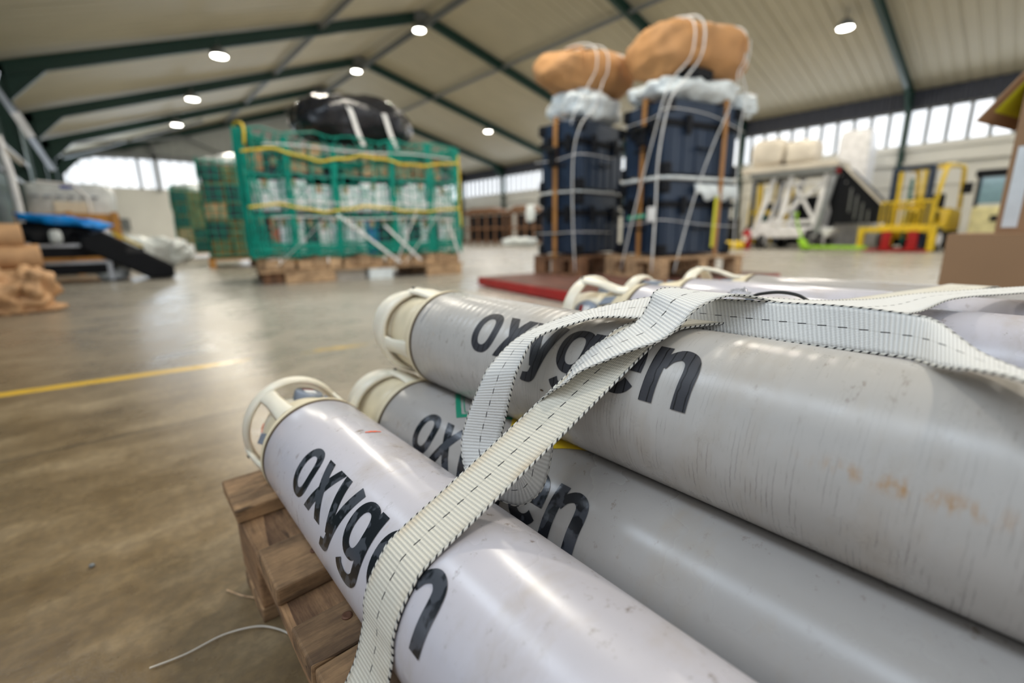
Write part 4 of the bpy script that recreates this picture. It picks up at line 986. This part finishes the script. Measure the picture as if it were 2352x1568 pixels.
for x0, wd in ((-NW / 2 + .03, .09), (NW / 2 - .03, .05), (-.31, .03), (.34, .03), (.80, .03), (-.78, .035)):
    for j in range(6): g.tube([nt((x0 + wd * (j - 2.5) / 3, -ND / 2 - .02 - .006 * (j % 2), NZ0 + (topz(x0) - NZ0) * k / 9), j + 9) for k in range(10)], .010, 4, caps=False)
for j in range(9):
    z = NZ0 + .03 + .012 * j; g.tube([nt((-NW / 2 + NW * q / 14, -ND / 2 - .02, z + .02 * math.sin(q * 1.1 + j)), j) for q in range(15)], .009, 4, caps=False)
for j in range(26):         # slack bunched over the top
    y = -ND / 2 + .02 + .5 * j / 26
    g.tube([nt((-NW / 2 + NW * q / 14, y, topz(-NW / 2 + NW * q / 14) - .05 - .16 * math.sin(PI * q / 14) * (1 - j / 26) + .03 * math.sin(q + j)), j) for q in range(15)], .011, 4, caps=False)
o = solo('cargo_net', g, 'teal', 'green knotted cargo net draped over the big load of boxes', 'cargo net', kind='stuff', loc=NO, rz=NR)
for z0, am, lb in ((1.335, .05, 'yellow rope snaking along the upper front of the netted load'), (.80, .04, 'yellow rope running along the middle front of the netted load')):
    rope('yellow_rope', lb, [nm((-NW / 2 + NW * j / 16, -ND / 2 - .034, z0 + am * math.sin(j * .9) * (.4 + .6 * (j % 3) / 2))) for j in range(17)], .014, 'yrope', 'rope', None, 4)
rope('yellow_rope', 'yellow rope along the left top edge of the netted load', [nm((-NW / 2 - .03, .3, 1.60)), nm((-NW / 2 - .02, -.4, 1.63)), nm((-NW / 2 + .05, -ND / 2 - .03, 1.58)), nm((-NW / 2 + .04, -ND / 2 - .035, 1.40))], .014, 'yrope')
rope('yellow_rope', 'yellow rope down the right corner of the netted load', [nm((NW / 2, -ND / 2 - .03, 1.45)), nm((NW / 2 + .01, -ND / 2 - .035, 1.2)), nm((NW / 2, -ND / 2 - .035, .9)), nm((NW / 2 + .01, -ND / 2 - .035, .6))], .012, 'yrope')
WG = 'white tensioning straps at the foot of the netted load'
for k_, (a, b) in enumerate((((-.42, .72), (-.98, .20)), ((-.32, .74), (.36, .18)), ((.20, .62), (.62, .20)), ((.62, .82), (.30, .18)), ((.92, .80), (.42, .18)), ((1.02, .62), (1.14, .25)))):
    flat_strap('tension_strap', 'white strap slanting to the pallet before the netted load, ' + ORD[k_], [nm((a[0], -ND / 2 - .035, a[1])), nm(((a[0] + b[0]) / 2, -ND / 2 - .045, (a[1] + b[1]) / 2)), nm((b[0], -ND / 2 - .05, b[1]))], .028, 'wstrap', (1, 0, .6), 'strap', WG)
# white horizontal ropes
for z in (1.42, .86, .70): rope('white_rope', 'thin white rope stretched level across the netted load, ' + {1.42: 'topmost', .86: 'middle', .70: 'lowest'}[z], [nm((-NW / 2 + .2 + (NW - .3) * j / 8, -ND / 2 - .03, z + .012 * math.sin(j * 1.3))) for j in range(9)], .008, 'wstrap')
# black wrapped bundle with two straps
bb = thing('wrapped_bundle', 'large black plastic-wrapped bundle lying on top of the netted load', 'bundle', nm((.10, -.05, 1.83)), NR)
g = G(); g.blob((0, 0, 0), (.70, .40, .27), 2.8, .16, 2.4, 36, 21); ob('wrapping', g, 'blackp', bb, True)
for x in (-.16, .22):
    flat_strap('bundle_strap', 'white strap over the ' + ('left' if x < 0 else 'right') + ' part of the black bundle', [nm((.10 + x - .06, -.05 + .30, 2.03)), nm((.10 + x - .05, -.05, 2.115)), nm((.10 + x - .02, -.05 - .26, 2.06)), nm((.10 + x + .03, -.05 - .41, 1.87)), nm((.10 + x + .08, -.05 - .44, 1.66)), nm((.10 + x + .10, -ND / 2 - .02, 1.48))], .055, 'wstrap', (1, 0, 0))
# smaller netted loads behind
def small_net(label, c, rz, W, D, z1, m, seed, npar=None):
    t = thing('netted_load', label, 'cargo load', c, rz); r = random.Random(seed)
    g = G(); g.box(-W / 2 + .04, W / 2 - .04, -D / 2 + .04, D / 2 - .04, .16, z1 - .1); ob('contents', g, 'olive', t, bev=.03)
    for k in range(5):
        for j in range(4):
            z = .18 + (z1 - .4) * k / 4.5; x = -W / 2 + .03 + (W - .06) * j / 4
            g = G(); q = (W - .1) / 4; hh = (z1 - .3) / 5.2; g.box(x, x + q * .92, -D / 2 + .01 + r.uniform(0, .03), -D / 2 + .2, z, z + hh * .92); ob('carton', g, r.choice(m), t, bev=.01)
            y = -D / 2 + .03 + (D - .06) * j / 4; g = G(); q = (D - .1) / 4; g.box(-W / 2 + .01, -W / 2 + .2, y, y + q * .92, z, z + hh * .92); ob('carton', g, r.choice(m), t, bev=.01)
    g = G()
    for j in range(int((W + D) / .13)):
        u = j * .13
        p = lambda z: ((-W / 2 - .01, D / 2 - u, z) if u < D else (-W / 2 + u - D, -D / 2 - .01, z))
        g.tube([nt(p(.18 + (z1 - .18) * k / 7), seed + j) for k in range(8)], .009, 4, caps=False)
    for k in range(13):
        z = .2 + (z1 - .25) * k / 12
        g.tube([nt((-W / 2 - .012, D / 2 - D * j / 6, z), k) for j in range(7)] + [nt((-W / 2 + W * j / 8, -D / 2 - .012, z), k) for j in range(9)], .010, 4, caps=False)
    tag(ob('net', g, 'teal', t), kind='stuff')
    g = G(); g.blob((0, 0, z1 - .05), (W / 2 - .05, D / 2 - .05, .16), 3, .3, 3, 18, seed); ob('wrapping', g, 'pinfilm', t, True)
    return t
small_net('green-netted load of tan boxes partly hidden behind the big netted load', (2.02, 9.9, 0.005), R(-8), 1.3, 1.2, 1.80, ['olive', 'tan', 'olive', 'dteal'], 31)
c = (1.72, 9.9, 0); 
small_net('farthest green-netted load with a pale wrapped top, near the end wall', (2.0, 14.4, 0.005), R(-8), 1.3, 1.2, 1.72, ['olive', 'olive', 'dteal', 'tan'], 47)
for x, y, lb in ((2.02, 9.75, 'orange-brown wooden pallet under the half-hidden netted load'), (2.0, 14.25, 'brown wooden pallet under the farthest netted load')):
    pallet_at('wooden_pallet', lb, (x, y, 0), R(-8), 1.45, 1.25, 'orangew', .15)

# ================================================================ RIGHT FOREGROUND CARTONS
def carton(label, c, rz, W, D, H, openflap=False):
    t = thing('cardboard_carton', label, 'cardboard box', c, rz)
    g = G(); th = .006
    g.box(-W / 2, W / 2, -D / 2, D / 2, 0, th); g.box(-W / 2, -W / 2 + th, -D / 2, D / 2, th, H); g.box(W / 2 - th, W / 2, -D / 2, D / 2, th, H)
    g.box(-W / 2 + th, W / 2 - th, -D / 2, -D / 2 + th, th, H); g.box(-W / 2 + th, W / 2 - th, D / 2 - th, D / 2, th, H); ob('walls', g, 'card', t, bev=.0015)
    if not openflap:
        for s in (-1, 1): g = G(); g.box(-W / 2, W / 2, (0.002 if s > 0 else -D / 2), (D / 2 if s > 0 else -.002), H, H + th); ob('top_flap', g, 'card', t, bev=.001)
        g = G(); g.box(-W / 2 - .001, W / 2 + .001, -.03, .03, H + th, H + th + .001); g.box(-W / 2 - .0015, -W / 2 - .0002, -.03, .03, H - .06, H + th); ob('tape', g, 'pinfilm', t)
    return t
carton('low brown cardboard box standing behind the far cylinders', (2.62, -.08, 0), 0, .62, .66, .472)
tb = carton('tall brown cardboard box with an open top flap, on the low box', (2.72, -.125, .479), 0, .42, .54, .60, True)
def flap(hinge, out, nmz='top_flap'):
    g = G(); a, b = Vector(hinge[0]), Vector(hinge[1]); o_ = Vector(out); nrm = (b - a).cross(o_).normalized() * .006; g.prism([a, b, b + o_, a + o_], nrm); return ob(nmz, g, 'card', tb, bev=.001)
flap(((-.21, -.27, .60), (.21, -.27, .60)), (0, -.12, .17)); flap(((-.21, -.27, .60), (-.21, .27, .60)), (-.02, 0, .2)); flap(((.21, -.27, .60), (.21, .27, .60)), (.03, 0, .2))
# the loose left flap, bent outwards and drooping
F1, F2, FV = Vector((-.27, .377, .397)), Vector((.08, .293, .394)), Vector((0, -.150, .215))
fn = (F2 - F1).cross(FV).normalized() * .006
g = G(); g.prism([F1, F2, F2 + FV, F1 + FV], fn); ob('top_flap', g, 'card', tb, bev=.001)
s1 = -1 if fn.dot(Vector((1, 0, 0))) > 0 else 1
for nm_, m_, c0, c1, d0, d1 in (('yellow_label', 'ylabel', .14, .80, .16, 1.0),):
    q = [F1 + (F2 - F1) * a_ + FV * b_ for a_, b_ in ((c0, d0), (c1, d0), (c1, d1), (c0, d1))]
    off = fn.normalized() * (-.0015)
    g = G(); g.prism([p + off for p in q], fn.normalized() * .001); ob(nm_, g, m_, tb)
    off = fn.normalized() * (.0065)
    g = G(); g.prism([p + off for p in q], fn.normalized() * .001); ob(nm_, g, m_, tb)
g = G(); g.box(-.213, -.211, .215, .255, .02, .30); ob('white_label', g, 'pinfilm', tb)

# ================================================================ MACHINES ALONG THE RIGHT WALL (built facing -X, located at x=13.5)
def wheel(par, x, y, r, w=.12, nm_='wheel'):
    g = G(); g.lathe([(-w / 2, r * .55), (-w / 2, r * .92), (-w / 2 + .02, r), (w / 2 - .02, r), (w / 2, r * .92), (w / 2, r * .55)], 24, 'Y', (x, y, r)); o = ob(nm_, g, 'rubber', par, True)
    g = G(); g.lathe([(-w / 2 - .01, r * .2), (-w / 2 - .01, r * .5), (w / 2 + .01, r * .5), (w / 2 + .01, r * .2)], 16, 'Y', (x, y, r)); ob('hub', g, 'wmach', o)
def forklift(label, loc, rz, sc=1.0, forks=True):
    t = thing('forklift', label, 'forklift', loc, rz); t.scale = (sc, sc, sc)
    # local: -X front, Y lateral
    for s in (-1, 1):
        g = G(); g.box(-.62, -.50, s * .34 - .05, s * .34 + .05, .10, 1.85); ob('mast_channel', g, M['mastb'], t, bev=.01)
        g = G(); g.box(-.60, -.52, s * .22 - .03, s * .22 + .03, .12, 1.78); ob('inner_mast', g, 'yel', t, bev=.01)
    for z in (1.78, .95): g = G(); g.box(-.62, -.52, -.36, .36, z, z + .09); ob('mast_crossbar', g, 'yel' if z < 1 else M['mastb'], t, bev=.01)
    g = G(); g.tube([(-.58, 0, .2), (-.58, 0, 1.6)], .035, 10); ob('lift_cylinder', g, M['mastg'], t)
    # load guard
    if forks:
     g = G(); g.box(-.70, -.64, -.48, .48, 1.08, 1.13); g.box(-.70, -.64, -.48, .48, .52, .60); ob('load_guard', g, 'yel', t, bev=.01)
    for k in range(10 if forks else 0): g = G(); y = -.46 + .92 * k / 9; g.box(-.69, -.66, y - .012, y + .012, .58, 1.10); ob('guard_bar', g, 'yel', t)
    if forks: g = G(); g.box(-.72, -.64, -.62, .86, .44, .56); ob('carriage', g, 'yel', t, bev=.01)
    for y in ((-.57, .80) if forks else ()): g = G(); g.box(-.72, -.62, y - .06, y + .06, .03, .46); ob('outrigger', g, 'yel', t, bev=.01)
    for s in ((-.25, .25) if forks else ()):
        g = G(); g.box(-.76, -.70, s - .09, s + .09, .03, .46); g.box(-1.5, -.72, s - .09, s + .09, .03, .07); ob('fork', g, 'red', t, bev=.006)
    # body
    g = G(); g.prism([(-.5, -.44, .30), (.95, -.44, .30), (1.1, -.44, .55), (1.05, -.44, .92), (.45, -.44, .98), (.30, -.44, .62), (-.5, -.44, .60)], (0, .88, 0)); ob('body', g, 'yel', t, bev=.04)
    g = G(); g.box(-.46, 1.02, -.46, .46, .14, .46); ob('chassis', g, 'crated', t, bev=.03)
    g = G(); g.box(.15, .55, -.25, .25, .70, .90); g.box(.5, .60, -.25, .25, .85, 1.30); ob('seat', g, 'crated', t, bev=.03)
    g = G(); g.tube([(-.40, 0, .62), (-.25, 0, 1.05)], .025, 8); g.tube([(-.25 + .02, .17 * math.cos(a), 1.05 + .17 * math.sin(a)) for a in [2 * PI * k / 16 for k in range(16)]], .015, 6, closed=True); ob('steering_wheel', g, 'crated', t)
    for s in (-1, 1):
        g = G(); g.tube(catmull([(-.45, s * .42, .60), (-.40, s * .42, 1.10), (-.15, s * .42, 1.78), (-.02, s * .42, 1.88), (.60, s * .42, 1.88), (.78, s * .42, 1.80), (.92, s * .42, .95)], 5), .045, 8); ob('overhead_pillar', g, 'yel', t, True)
    for k in range(6): g = G(); x = .0 + .62 * k / 5; g.box(x - .02, x + .02, -.42, .42, 1.87, 1.90); ob('roof_bar', g, 'yel', t)
    wheel(t, -.25, .45, .27, .2); wheel(t, -.25, -.45, .27, .2); wheel(t, .80, .40, .22, .17); wheel(t, .80, -.40, .22, .17)
    return t
M['mastb'] = mat('navy_mast_steel', (.015, .03, .06), .4); M['mastg'] = mat('green_cylinder_steel', (.0, .12, .10), .4)
forklift('yellow forklift with a barred load guard and red forks, beside the green column', (13.85, 2.05, 0), R(-12), sc=.96)
forklift('yellow forklift half hidden behind the white loading stairs', (15.45, 5.80, 0), R(10), sc=1.03, forks=False)
# red pallet jack in front
pj = thing('pallet_jack', 'red base plate of a pallet jack lying before the barred forklift', 'pallet jack', (13.2, 2.10, 0))
g = G(); g.box(-.15, .35, -.42, -.22, 0, .045); g.box(-.15, .35, .12, .32, 0, .045); g.box(.25, .40, -.42, .32, 0, .08); ob('forks', g, 'red', pj, bev=.01)
# lime pallet jack
lj = thing('pallet_jack', 'lime green pallet jack beside the white loading stairs', 'pallet jack', (12.9, 3.35, 0), R(90))
g = G(); g.box(-.62, .42, -.24, -.10, .06, .12); g.box(-.62, .42, .10, .24, .06, .12); ob('forks', g, 'lime', lj, bev=.01)
g = G(); g.prism([(.40, -.2, .05), (.62, -.2, .05), (.70, -.2, .30), (.48, -.2, .14)], (0, .4, 0)); ob('pump_housing', g, 'lime', lj, bev=.02)
g = G(); g.tube([(.62, 0, .2), (.80, 0, .62), (.86, 0, .9)], .022, 8); g.tube([(.86, -.12, .9), (.86, .12, .9)], .022, 8); ob('drawbar', g, 'lime', lj)
wheel(lj, .55, 0, .10, .14)
# white loading stairs with conveyor
ls = thing('loading_stairs', 'white mobile loading stairs with a cross-braced frame and dark ramp', 'loading stairs', (14.1, 4.72, 0)); ls.scale = (1.0, 1.035, 1.035)
g = G(); g.prism([(-.35, .95, .28), (-.35, -.95, .30), (-.35, -1.1, .52), (-.35, .60, .62), (-.35, 1.1, .42)], (.9, 0, 0)); ob('chassis', g, 'wmach', ls, bev=.03)
for y, r_ in ((.55, .20), (-.55, .26), (-.80, .22)):
    wheel(ls, -.25, y, r_, .14)
for x in (-.3, .5):
    for p, q, w_ in (((x, .20, .5), (x, -.05, 1.95), .11), ((x, -.62, .35), (x, -.80, 1.95), .10), ((x, .75, .5), (x, .35, 1.95), .10)):
        g = G(); g.beam(p, q, w_, w_, (1, 0, 0)); ob('frame_leg', g, 'wmach', ls)
    if x < 0:
        for p, q, w_ in (((x, .30, .72), (x, -.75, 1.62), .07), ((x, -.10, 1.60), (x, -.62, .72), .07), ((x, .10, 1.62), (x, -.75, 1.62), .07), ((x, .62, .66), (x, -.70, .70), .09)):
            g = G(); g.beam(p, q, w_, w_, (1, 0, 0)); ob('cross_brace', g, 'wmach', ls)
g = G(); g.beam((-.38, -.72, .4), (-.38, -.95, 1.75), .13, .10, (1, 0, 0)); ob('hydraulic_ram', g, 'silver', ls)
g = G(); g.box(-.45, .6, -1.0, 1.20, 1.95, 2.08); ob('platform', g, 'tarp', ls, bev=.01)
g = G(); g.box(-.46, .6, -.95, .95, 1.80, 1.94); ob('platform_beam', g, 'gsteel', ls, bev=.01)
g = G(); g.prism([(-.2, -1.02, 1.90), (-.2, -1.12, 1.90), (-.2, -1.88, 1.08), (-.2, -1.86, .62), (-.2, -1.0, .62), (-.2, -.85, 1.2)], (.8, 0, 0)); ob('ramp', g, 'crated', ls, bev=.01)
for k in range(6):
    f = k / 5; g = G(); g.beam((-.22, -1.08 - .12 * 0 + .0 - .0, 1.86 - .0), (-.22, -1.08, 1.86), .01, .01) if False else g.box(-.23, -.20, -1.05 - .13 * k, -1.02 - .13 * k, 1.72 - .17 * k - .5 * (k > 1), 1.76 - .17 * k); ob('tread', g, 'gsteel', ls)
g = G(); g.beam((-.24, -1.10, 1.93), (-.24, -1.93, 1.02), .05, .05, (1, 0, 0)); ob('ramp_rail', g, 'tarp', ls)
g = G(); g.box(-.28, -.22, -1.02, -.90, 1.80, 1.90); ob('red_lamp', g, 'red', ls)
def tarpbox(name, label, c, r_, seed, m, e=5, cat='covered load'):
    g = G(); g.blob((0, 0, 0), r_, e, .07, 3, 20, seed, flat=r_[2] * .96); return solo(name, g, m, label, cat, smooth=True, loc=c)
tarpbox('covered_machine', 'beige tarpaulin-covered lump on the left end of the loading platform', (14.15, 5.40, 2.52), (.45, .42, .36), 3, 'tarp', 4)
tarpbox('covered_machine', 'lower beige covered lump at the middle of the loading platform', (14.15, 4.60, 2.46), (.45, .36, .30), 8, 'tarp', 4)
g = G(); g.blob((0, 0, 0), (.4, .36, .92), 9, .03, 3, 18, 5, flat=.9); solo('covered_machine', g, 'wmach', 'tall white covered machine standing above the dark ramp', 'covered machine', smooth=True, loc=(15.6, 3.80, 2.13))
g = G(); g.prism([(15.4, 4.3, 1.05), (15.4, 3.95, 1.1), (15.4, 3.5, 1.1), (15.4, 2.85, .50), (15.4, 2.85, .0), (15.4, 4.3, .0)], (.5, 0, 0)); solo('white_cabinet', g, 'wmach', 'white sloped housing below the tall covered machine', 'cabinet', bev=.03)
g = G(); g.box(-.35, .35, -.55, .50, .10, 1.42); solo('dark_backing_box', g, 'crated', 'added dark box standing in for the dark depth between the legs of the loading stairs', 'dark backdrop', loc=(15.35, 4.60, 0), bev=.04)  # dark box added behind the legs so the white frame stands out
# fire extinguisher
fe = thing('fire_extinguisher', 'red fire extinguisher left of the white loading stairs', 'fire extinguisher', (13.3, 5.50, 0))
g = G(); g.lathe([(.0, .10), (.02, .11), (.42, .11), (.50, .07), (.53, .04)], 24, 'Z'); ob('body', g, 'red', fe, True)
g = G(); g.box(-.03, .08, -.03, .03, .53, .60); g.tube([(.0, .03, .56), (-.08, .12, .4), (-.05, .13, .15)], .015, 6); ob('valve', g, 'dark', fe)
g = G(); g.box(-.04, .04, -.06, .06, .22, .36); ob('label', g, 'wstrap', fe, loc=(-.08, 0, 0))
g = G(); g.blob((0, 0, .10), (.2, .30, .13), 3, .1, 3, 12, 2, flat=.1); solo('wheel_chock', g, 'yel', 'low yellow wheel chock on the floor left of the loading stairs', 'wheel chock', loc=(13.0, 5.75, 0))
# tow tractor on the far right
tt = thing('tow_tractor', 'cream and yellow tow tractor with a dark roof behind the cardboard boxes', 'tow tractor', (14.3, .75, 0))
g = G(); g.box(-.5, .9, -.50, .45, .32, .92); ob('body', g, MATS.get('cream_yellow_paint') or mat('cream_yellow_paint', (.72, .66, .34), .4), tt, bev=.04)
g = G(); g.box(-.45, .7, -.52, .50, 1.52, 1.66); ob('roof', g, 'crated', tt, bev=.03)
g = G(); g.box(-.42, -.40, -.44, .40, .98, 1.50); ob('windscreen', g, 'glass', tt)
for y in (-.45, .0, .42): g = G(); g.box(-.44, -.38, y - .03, y + .03, .92, 1.54); ob('pillar', g, 'crated', tt)
g = G(); g.box(-.5, -.40, .5, .66, 1.20, 1.42); ob('mirror', g, 'crated', tt, bev=.01)
g = G(); g.box(-.53, -.50, -.3, .15, .62, .74); ob('grille', g, 'crated', tt)
for y in (-.4, .36): wheel(tt, -.1, y, .28, .18); wheel(tt, .7, y, .28, .18)
# dark machinery at left of stairs
dm = thing('reach_truck', 'dark and yellow truck standing behind the red fire extinguisher', 'truck', (13.95, 6.60, 0), R(4))
g = G(); g.box(-.4, .5, -.42, .42, .15, .85); ob('body', g, 'crated', dm, bev=.03)
for s in (-.36, .36): g = G(); g.box(-.45, -.33, s - .05, s + .05, .1, 2.0); ob('mast', g, 'gsteel', dm)
g = G(); g.tube([(-.3, .30, .85), (-.2, .28, 1.6), (.4, .28, 1.65), (.5, .3, .8)], .04, 6); ob('cab_frame', g, 'yel', dm)
for y in (-.3, .3): wheel(dm, 0, y, .2, .14)

# ================================================================ FAR FURNITURE
def chair_case(label, c, rz, W, H, cols):
    t = thing('wooden_rack', label, 'rack', c, rz)
    for k in range(cols + 1):
        g = G(); y = -W / 2 + W * k / cols; g.box(-.3, -.24, y - .045, y + .045, 0, H * .86); g.box(.24, .3, y - .045, y + .045, 0, H * .86); ob('post', g, 'brownwood', t)
    for z in (.10, H * .42, H * .82): g = G(); g.box(-.3, .3, -W / 2, W / 2, z, z + .09); ob('shelf', g, 'brownwood', t)
    g = G(); g.prism([(-.34, -W / 2 - .08, H * .86), (-.34, W / 2 + .08, H * .86), (-.34, W * .25, H), (-.34, -W * .25, H)], (.68, 0, 0)); ob('top_panel', g, 'brownwood', t, bev=.02)
    g = G(); g.box(.2, .22, -W / 2, W / 2, .1, H * .8); ob('back_panel', g, 'crated', t)
    return t
chair_case('wide brown wooden rack with open bays near the far right wall', (14.3, 18.5, 0), R(6), 3.0, 1.75, 5)
chair_case('dark brown wooden rack with a carved top beside the wide one', (14.3, 15.6, 0), R(4), 1.5, 1.72, 3)
crumple('white_sack', 'white plastic sacks heaped in front of the brown rack', (13.4, 15.0, .17), 0, (.5, .8, .18), 14, cat='sack')
crumple('white_sack', 'white plastic hung over the corner of the dark brown rack', (13.9, 14.85, 1.35), 0, (.12, .22, .34), 15, cat='sack')

# ================================================================ LEFT SIDE CLUTTER
# long black case leaning down to the floor and black low trolley
bc = thing('black_case', 'long black case leaning down to the floor at the end of the trolley', 'case', (.16, 7.55, .0))
g = G(); g.prism([(-.42, -.25, .52), (-.20, -.25, .60), (.42, -.25, .17), (.42, -.25, .02), (.16, -.25, .02), (-.42, -.25, .40)], (0, .5, 0)); ob('shell', g, 'crated', bc, bev=.03)
g = G(); g.box(-.02, .15, -.262, -.25, .34, .40); ob('handle', g, 'dark', bc)
g = G(); g.beam((-.12, -.26, .58), (.14, -.26, .41), .02, .03); ob('yellow_strip', g, 'yrope', bc)
tl = thing('trolley', 'low black flat trolley with silver rails on the left', 'trolley', (-.40, 7.85, 0))
for z in (.10, .30): g = G(); g.box(-.45, .42, -.30, .30, z, z + .12); ob('deck', g, 'crated', tl, bev=.01)
for z in (.22, .42): g = G(); g.box(-.46, .44, -.325, -.30, z, z + .035); ob('rail', g, 'silver', tl)
for x in (-.30, .36): g = G(); g.box(x - .025, x + .025, -.33, -.30, .02, .48); ob('upright', g, 'silver', tl)
for x in (-.3, .3):
    for y in (-.2, .2):
        g = G(); g.lathe([(-.02, .045), (.02, .045)], 16, 'Y', (x, y, .05)); ob('castor', g, 'rubber', tl)
crumple('rumpled_cover', 'dark rumpled cover heaped on the low trolley', (-.52, 7.9, .56), 0, (.34, .28, .14), 17, 'crated', cat='cover')
g = G(); g.blob((0, 0, 0), (.36, .26, .055), 3, .5, 3, 24, 19, rot=R(-10)); o = solo('blue_tarpaulin', g, 'bluet', 'bright blue tarpaulin folded on top of the left-hand heap', 'tarpaulin', smooth=True, loc=(-.36, 7.85, .72)); o.rotation_euler = (0, R(9), 0)
crumple('clear_bag', 'crinkled silvery plastic on the left trolley corner', (-.46, 7.52, .54), 0, (.055, .055, .07), 23, 'pinfilm', cat='plastic')
g = G(); g.blob((0, 0, 0), (.18, .2, .14), 3, .4, 3, 16, 25); solo('jacket', g, 'greyp', 'grey-blue crumpled jacket between the blue tarpaulin and the black case', 'jacket', smooth=True, loc=(-.14, 8.0, .48))
crumple('padding_sheet', 'pale triangular sheet propped under the leaning black case', (-.02, 7.75, .10), 0, (.16, .2, .10), 33, 'pinfilm', cat='sheet')
# kraft paper heap
kp = thing('kraft_paper_heap', 'crumpled brown kraft paper heap at the left edge', 'paper', (-.62, 4.7, 0))
for k, (x, z, a, b, s) in enumerate(((0, .12, .20, .13, 1), (.17, .20, .10, .11, 2), (-.15, .26, .16, .10, 3), (.06, .03, .22, .035, 4))):
    g = G(); g.blob((x, .02 * k, z), (a, .16, b), 2.2, .55, 2.6, 20, s + 40); ob('crumpled_sheet', g, 'kraft', kp, True)
for k, (x, z) in enumerate(((-.78, .43), (-.86, .60))):
    g = G(); g.lathe([(-.3, .02), (-.3, .10), (.3, .10), (.3, .02)], 24, 'X', (0, 0, 0)); solo('paper_roll', g, 'kraft', ('lower', 'upper')[k] + ' brown paper roll above the kraft paper heap', 'paper roll', smooth=False, loc=(x + .02, 5.6, z - .06), rz=R(8))
g = G(); g.box(-.3, .3, -.2, .2, 0, .27); solo('cardboard_block', g, 'kraft', 'brown box under the paper rolls at the left edge', 'box', loc=(-.87, 5.6, 0), bev=.02)
# orange wooden crate and wrapped unit behind
g = G()
wc = thing('wooden_crate', 'orange-brown wooden crate behind the blue tarpaulin', 'crate', (-.28, 9.6, 0))
for k in range(4): g = G(); g.box(-.62, .45, -.35, -.32, .10 + .20 * k, .27 + .20 * k); ob('slat', g, 'orangew', wc)
g = G(); g.box(-.60, .43, -.32, .32, .05, .86); ob('inner_box', g, 'orangew', wc)
for x in (-.6, -.1, .40): g = G(); g.box(x - .04, x + .04, -.37, -.35, 0, .90); ob('batten', g, 'orangew', wc)
wu = thing('wrapped_unit', 'large pallet load wrapped in milky film with faint print', 'wrapped load', (-.33, 9.9, .0))
g = G(); g.blob((0, .2, 1.06), (.52, .40, .28), 6, .06, 4, 22, 51); ob('film', g, 'pinfilm', wu, True)
g = G(); g.box(-.2, .22, -.22, -.18, .90, 1.06); ob('cream_panel', g, 'cream', wu)
for k in range(6): g = G(); g.box(-.42 + .13 * k, -.34 + .13 * k, -.24, -.23, 1.11, 1.14); ob('print_mark', g, 'greyp', wu)
g = G(); g.box(-.115, .115, -.01, .01, -.05, .05); solo('sign_plate', g, 'bluesign', 'small blue sign plate on the upper front of the film-wrapped load', 'sign', loc=(-.31, 9.72, 1.24))
g = G(); g.tube([(0, 0, 0), (0, 0, 1.10), (-.12, 0, 1.27), (-.5, 0, 1.30)], .022, 6); solo('rack_tube', g, 'wmach', 'white tube frame right of the film-wrapped load', 'frame', loc=(-.14, 9.35, 0))
g = G(); g.blob((0, 0, .25), (.55, .4, .27), 2.6, .4, 3, 24, 61, flat=.24); solo('sack_heap', g, 'whitep', 'heap of white sacks on the floor before the end wall', 'sacks', smooth=True, loc=(.55, 11.2, 0))
g = G(); g.blob((0, 0, .22), (.34, .3, .22), 2.6, .45, 3, 20, 63, flat=.2); solo('sack_heap', g, 'pinfilm', 'smaller grey-white sack heap left of the farthest netted load', 'sacks', smooth=True, loc=(1.05, 12.6, 0))
# crane arm and white post at left edge
ca = thing('lifting_arm', 'slanting grey lifting arm hanging at the left edge', 'lifting arm', (0, 0, 0))
g = G(); g.beam((-.78, 8.6, 2.42), (-.40, 8.6, 1.38), .05, .06); ob('arm', g, 'silver', ca)
g = G(); g.beam((-.62, 8.58, 2.03), (-.53, 8.58, 1.76), .065, .085); ob('sleeve', g, 'wmach', ca)
g = G(); g.beam((-.80, 8.6, 2.32), (-.73, 8.6, 2.50), .09, .12); ob('head', g, 'silver', ca)
g = G(); g.beam((-.82, 8.6, 1.62), (-.66, 8.6, 1.44), .05, .06); ob('lower_stay', g, 'tarp', ca)
g = G(); g.tube([(-.80, 8.6, 0), (-.80, 8.6, 1.3), (-.83, 8.6, 1.75)], .045, 10); solo('white_post', g, 'wmach', 'white painted post at the extreme left edge', 'post')
# green column guard close on the left
for z, lb in ((1.75, 'upper grey rail between the left columns'), (1.35, 'lower grey rail between the left columns')):
    g = G(); g.box(-.9, -.86, 8.0, 12.1, z, z + .05); solo('wall_rail', g, 'gsteel', lb, 'rail')
# things on the end wall
wf = thing('wall_bracket', 'dark grey bracket fixed low on the end wall', 'bracket', (.25, 24.3, 1.0))
g = G(); g.box(-.5, .5, -.1, .05, .22, .30); g.box(.25, .5, -.12, .05, -.15, .3); g.box(-.03, .03, -.05, .05, .3, 1.5); ob('frame', g, 'gsteel', wf)
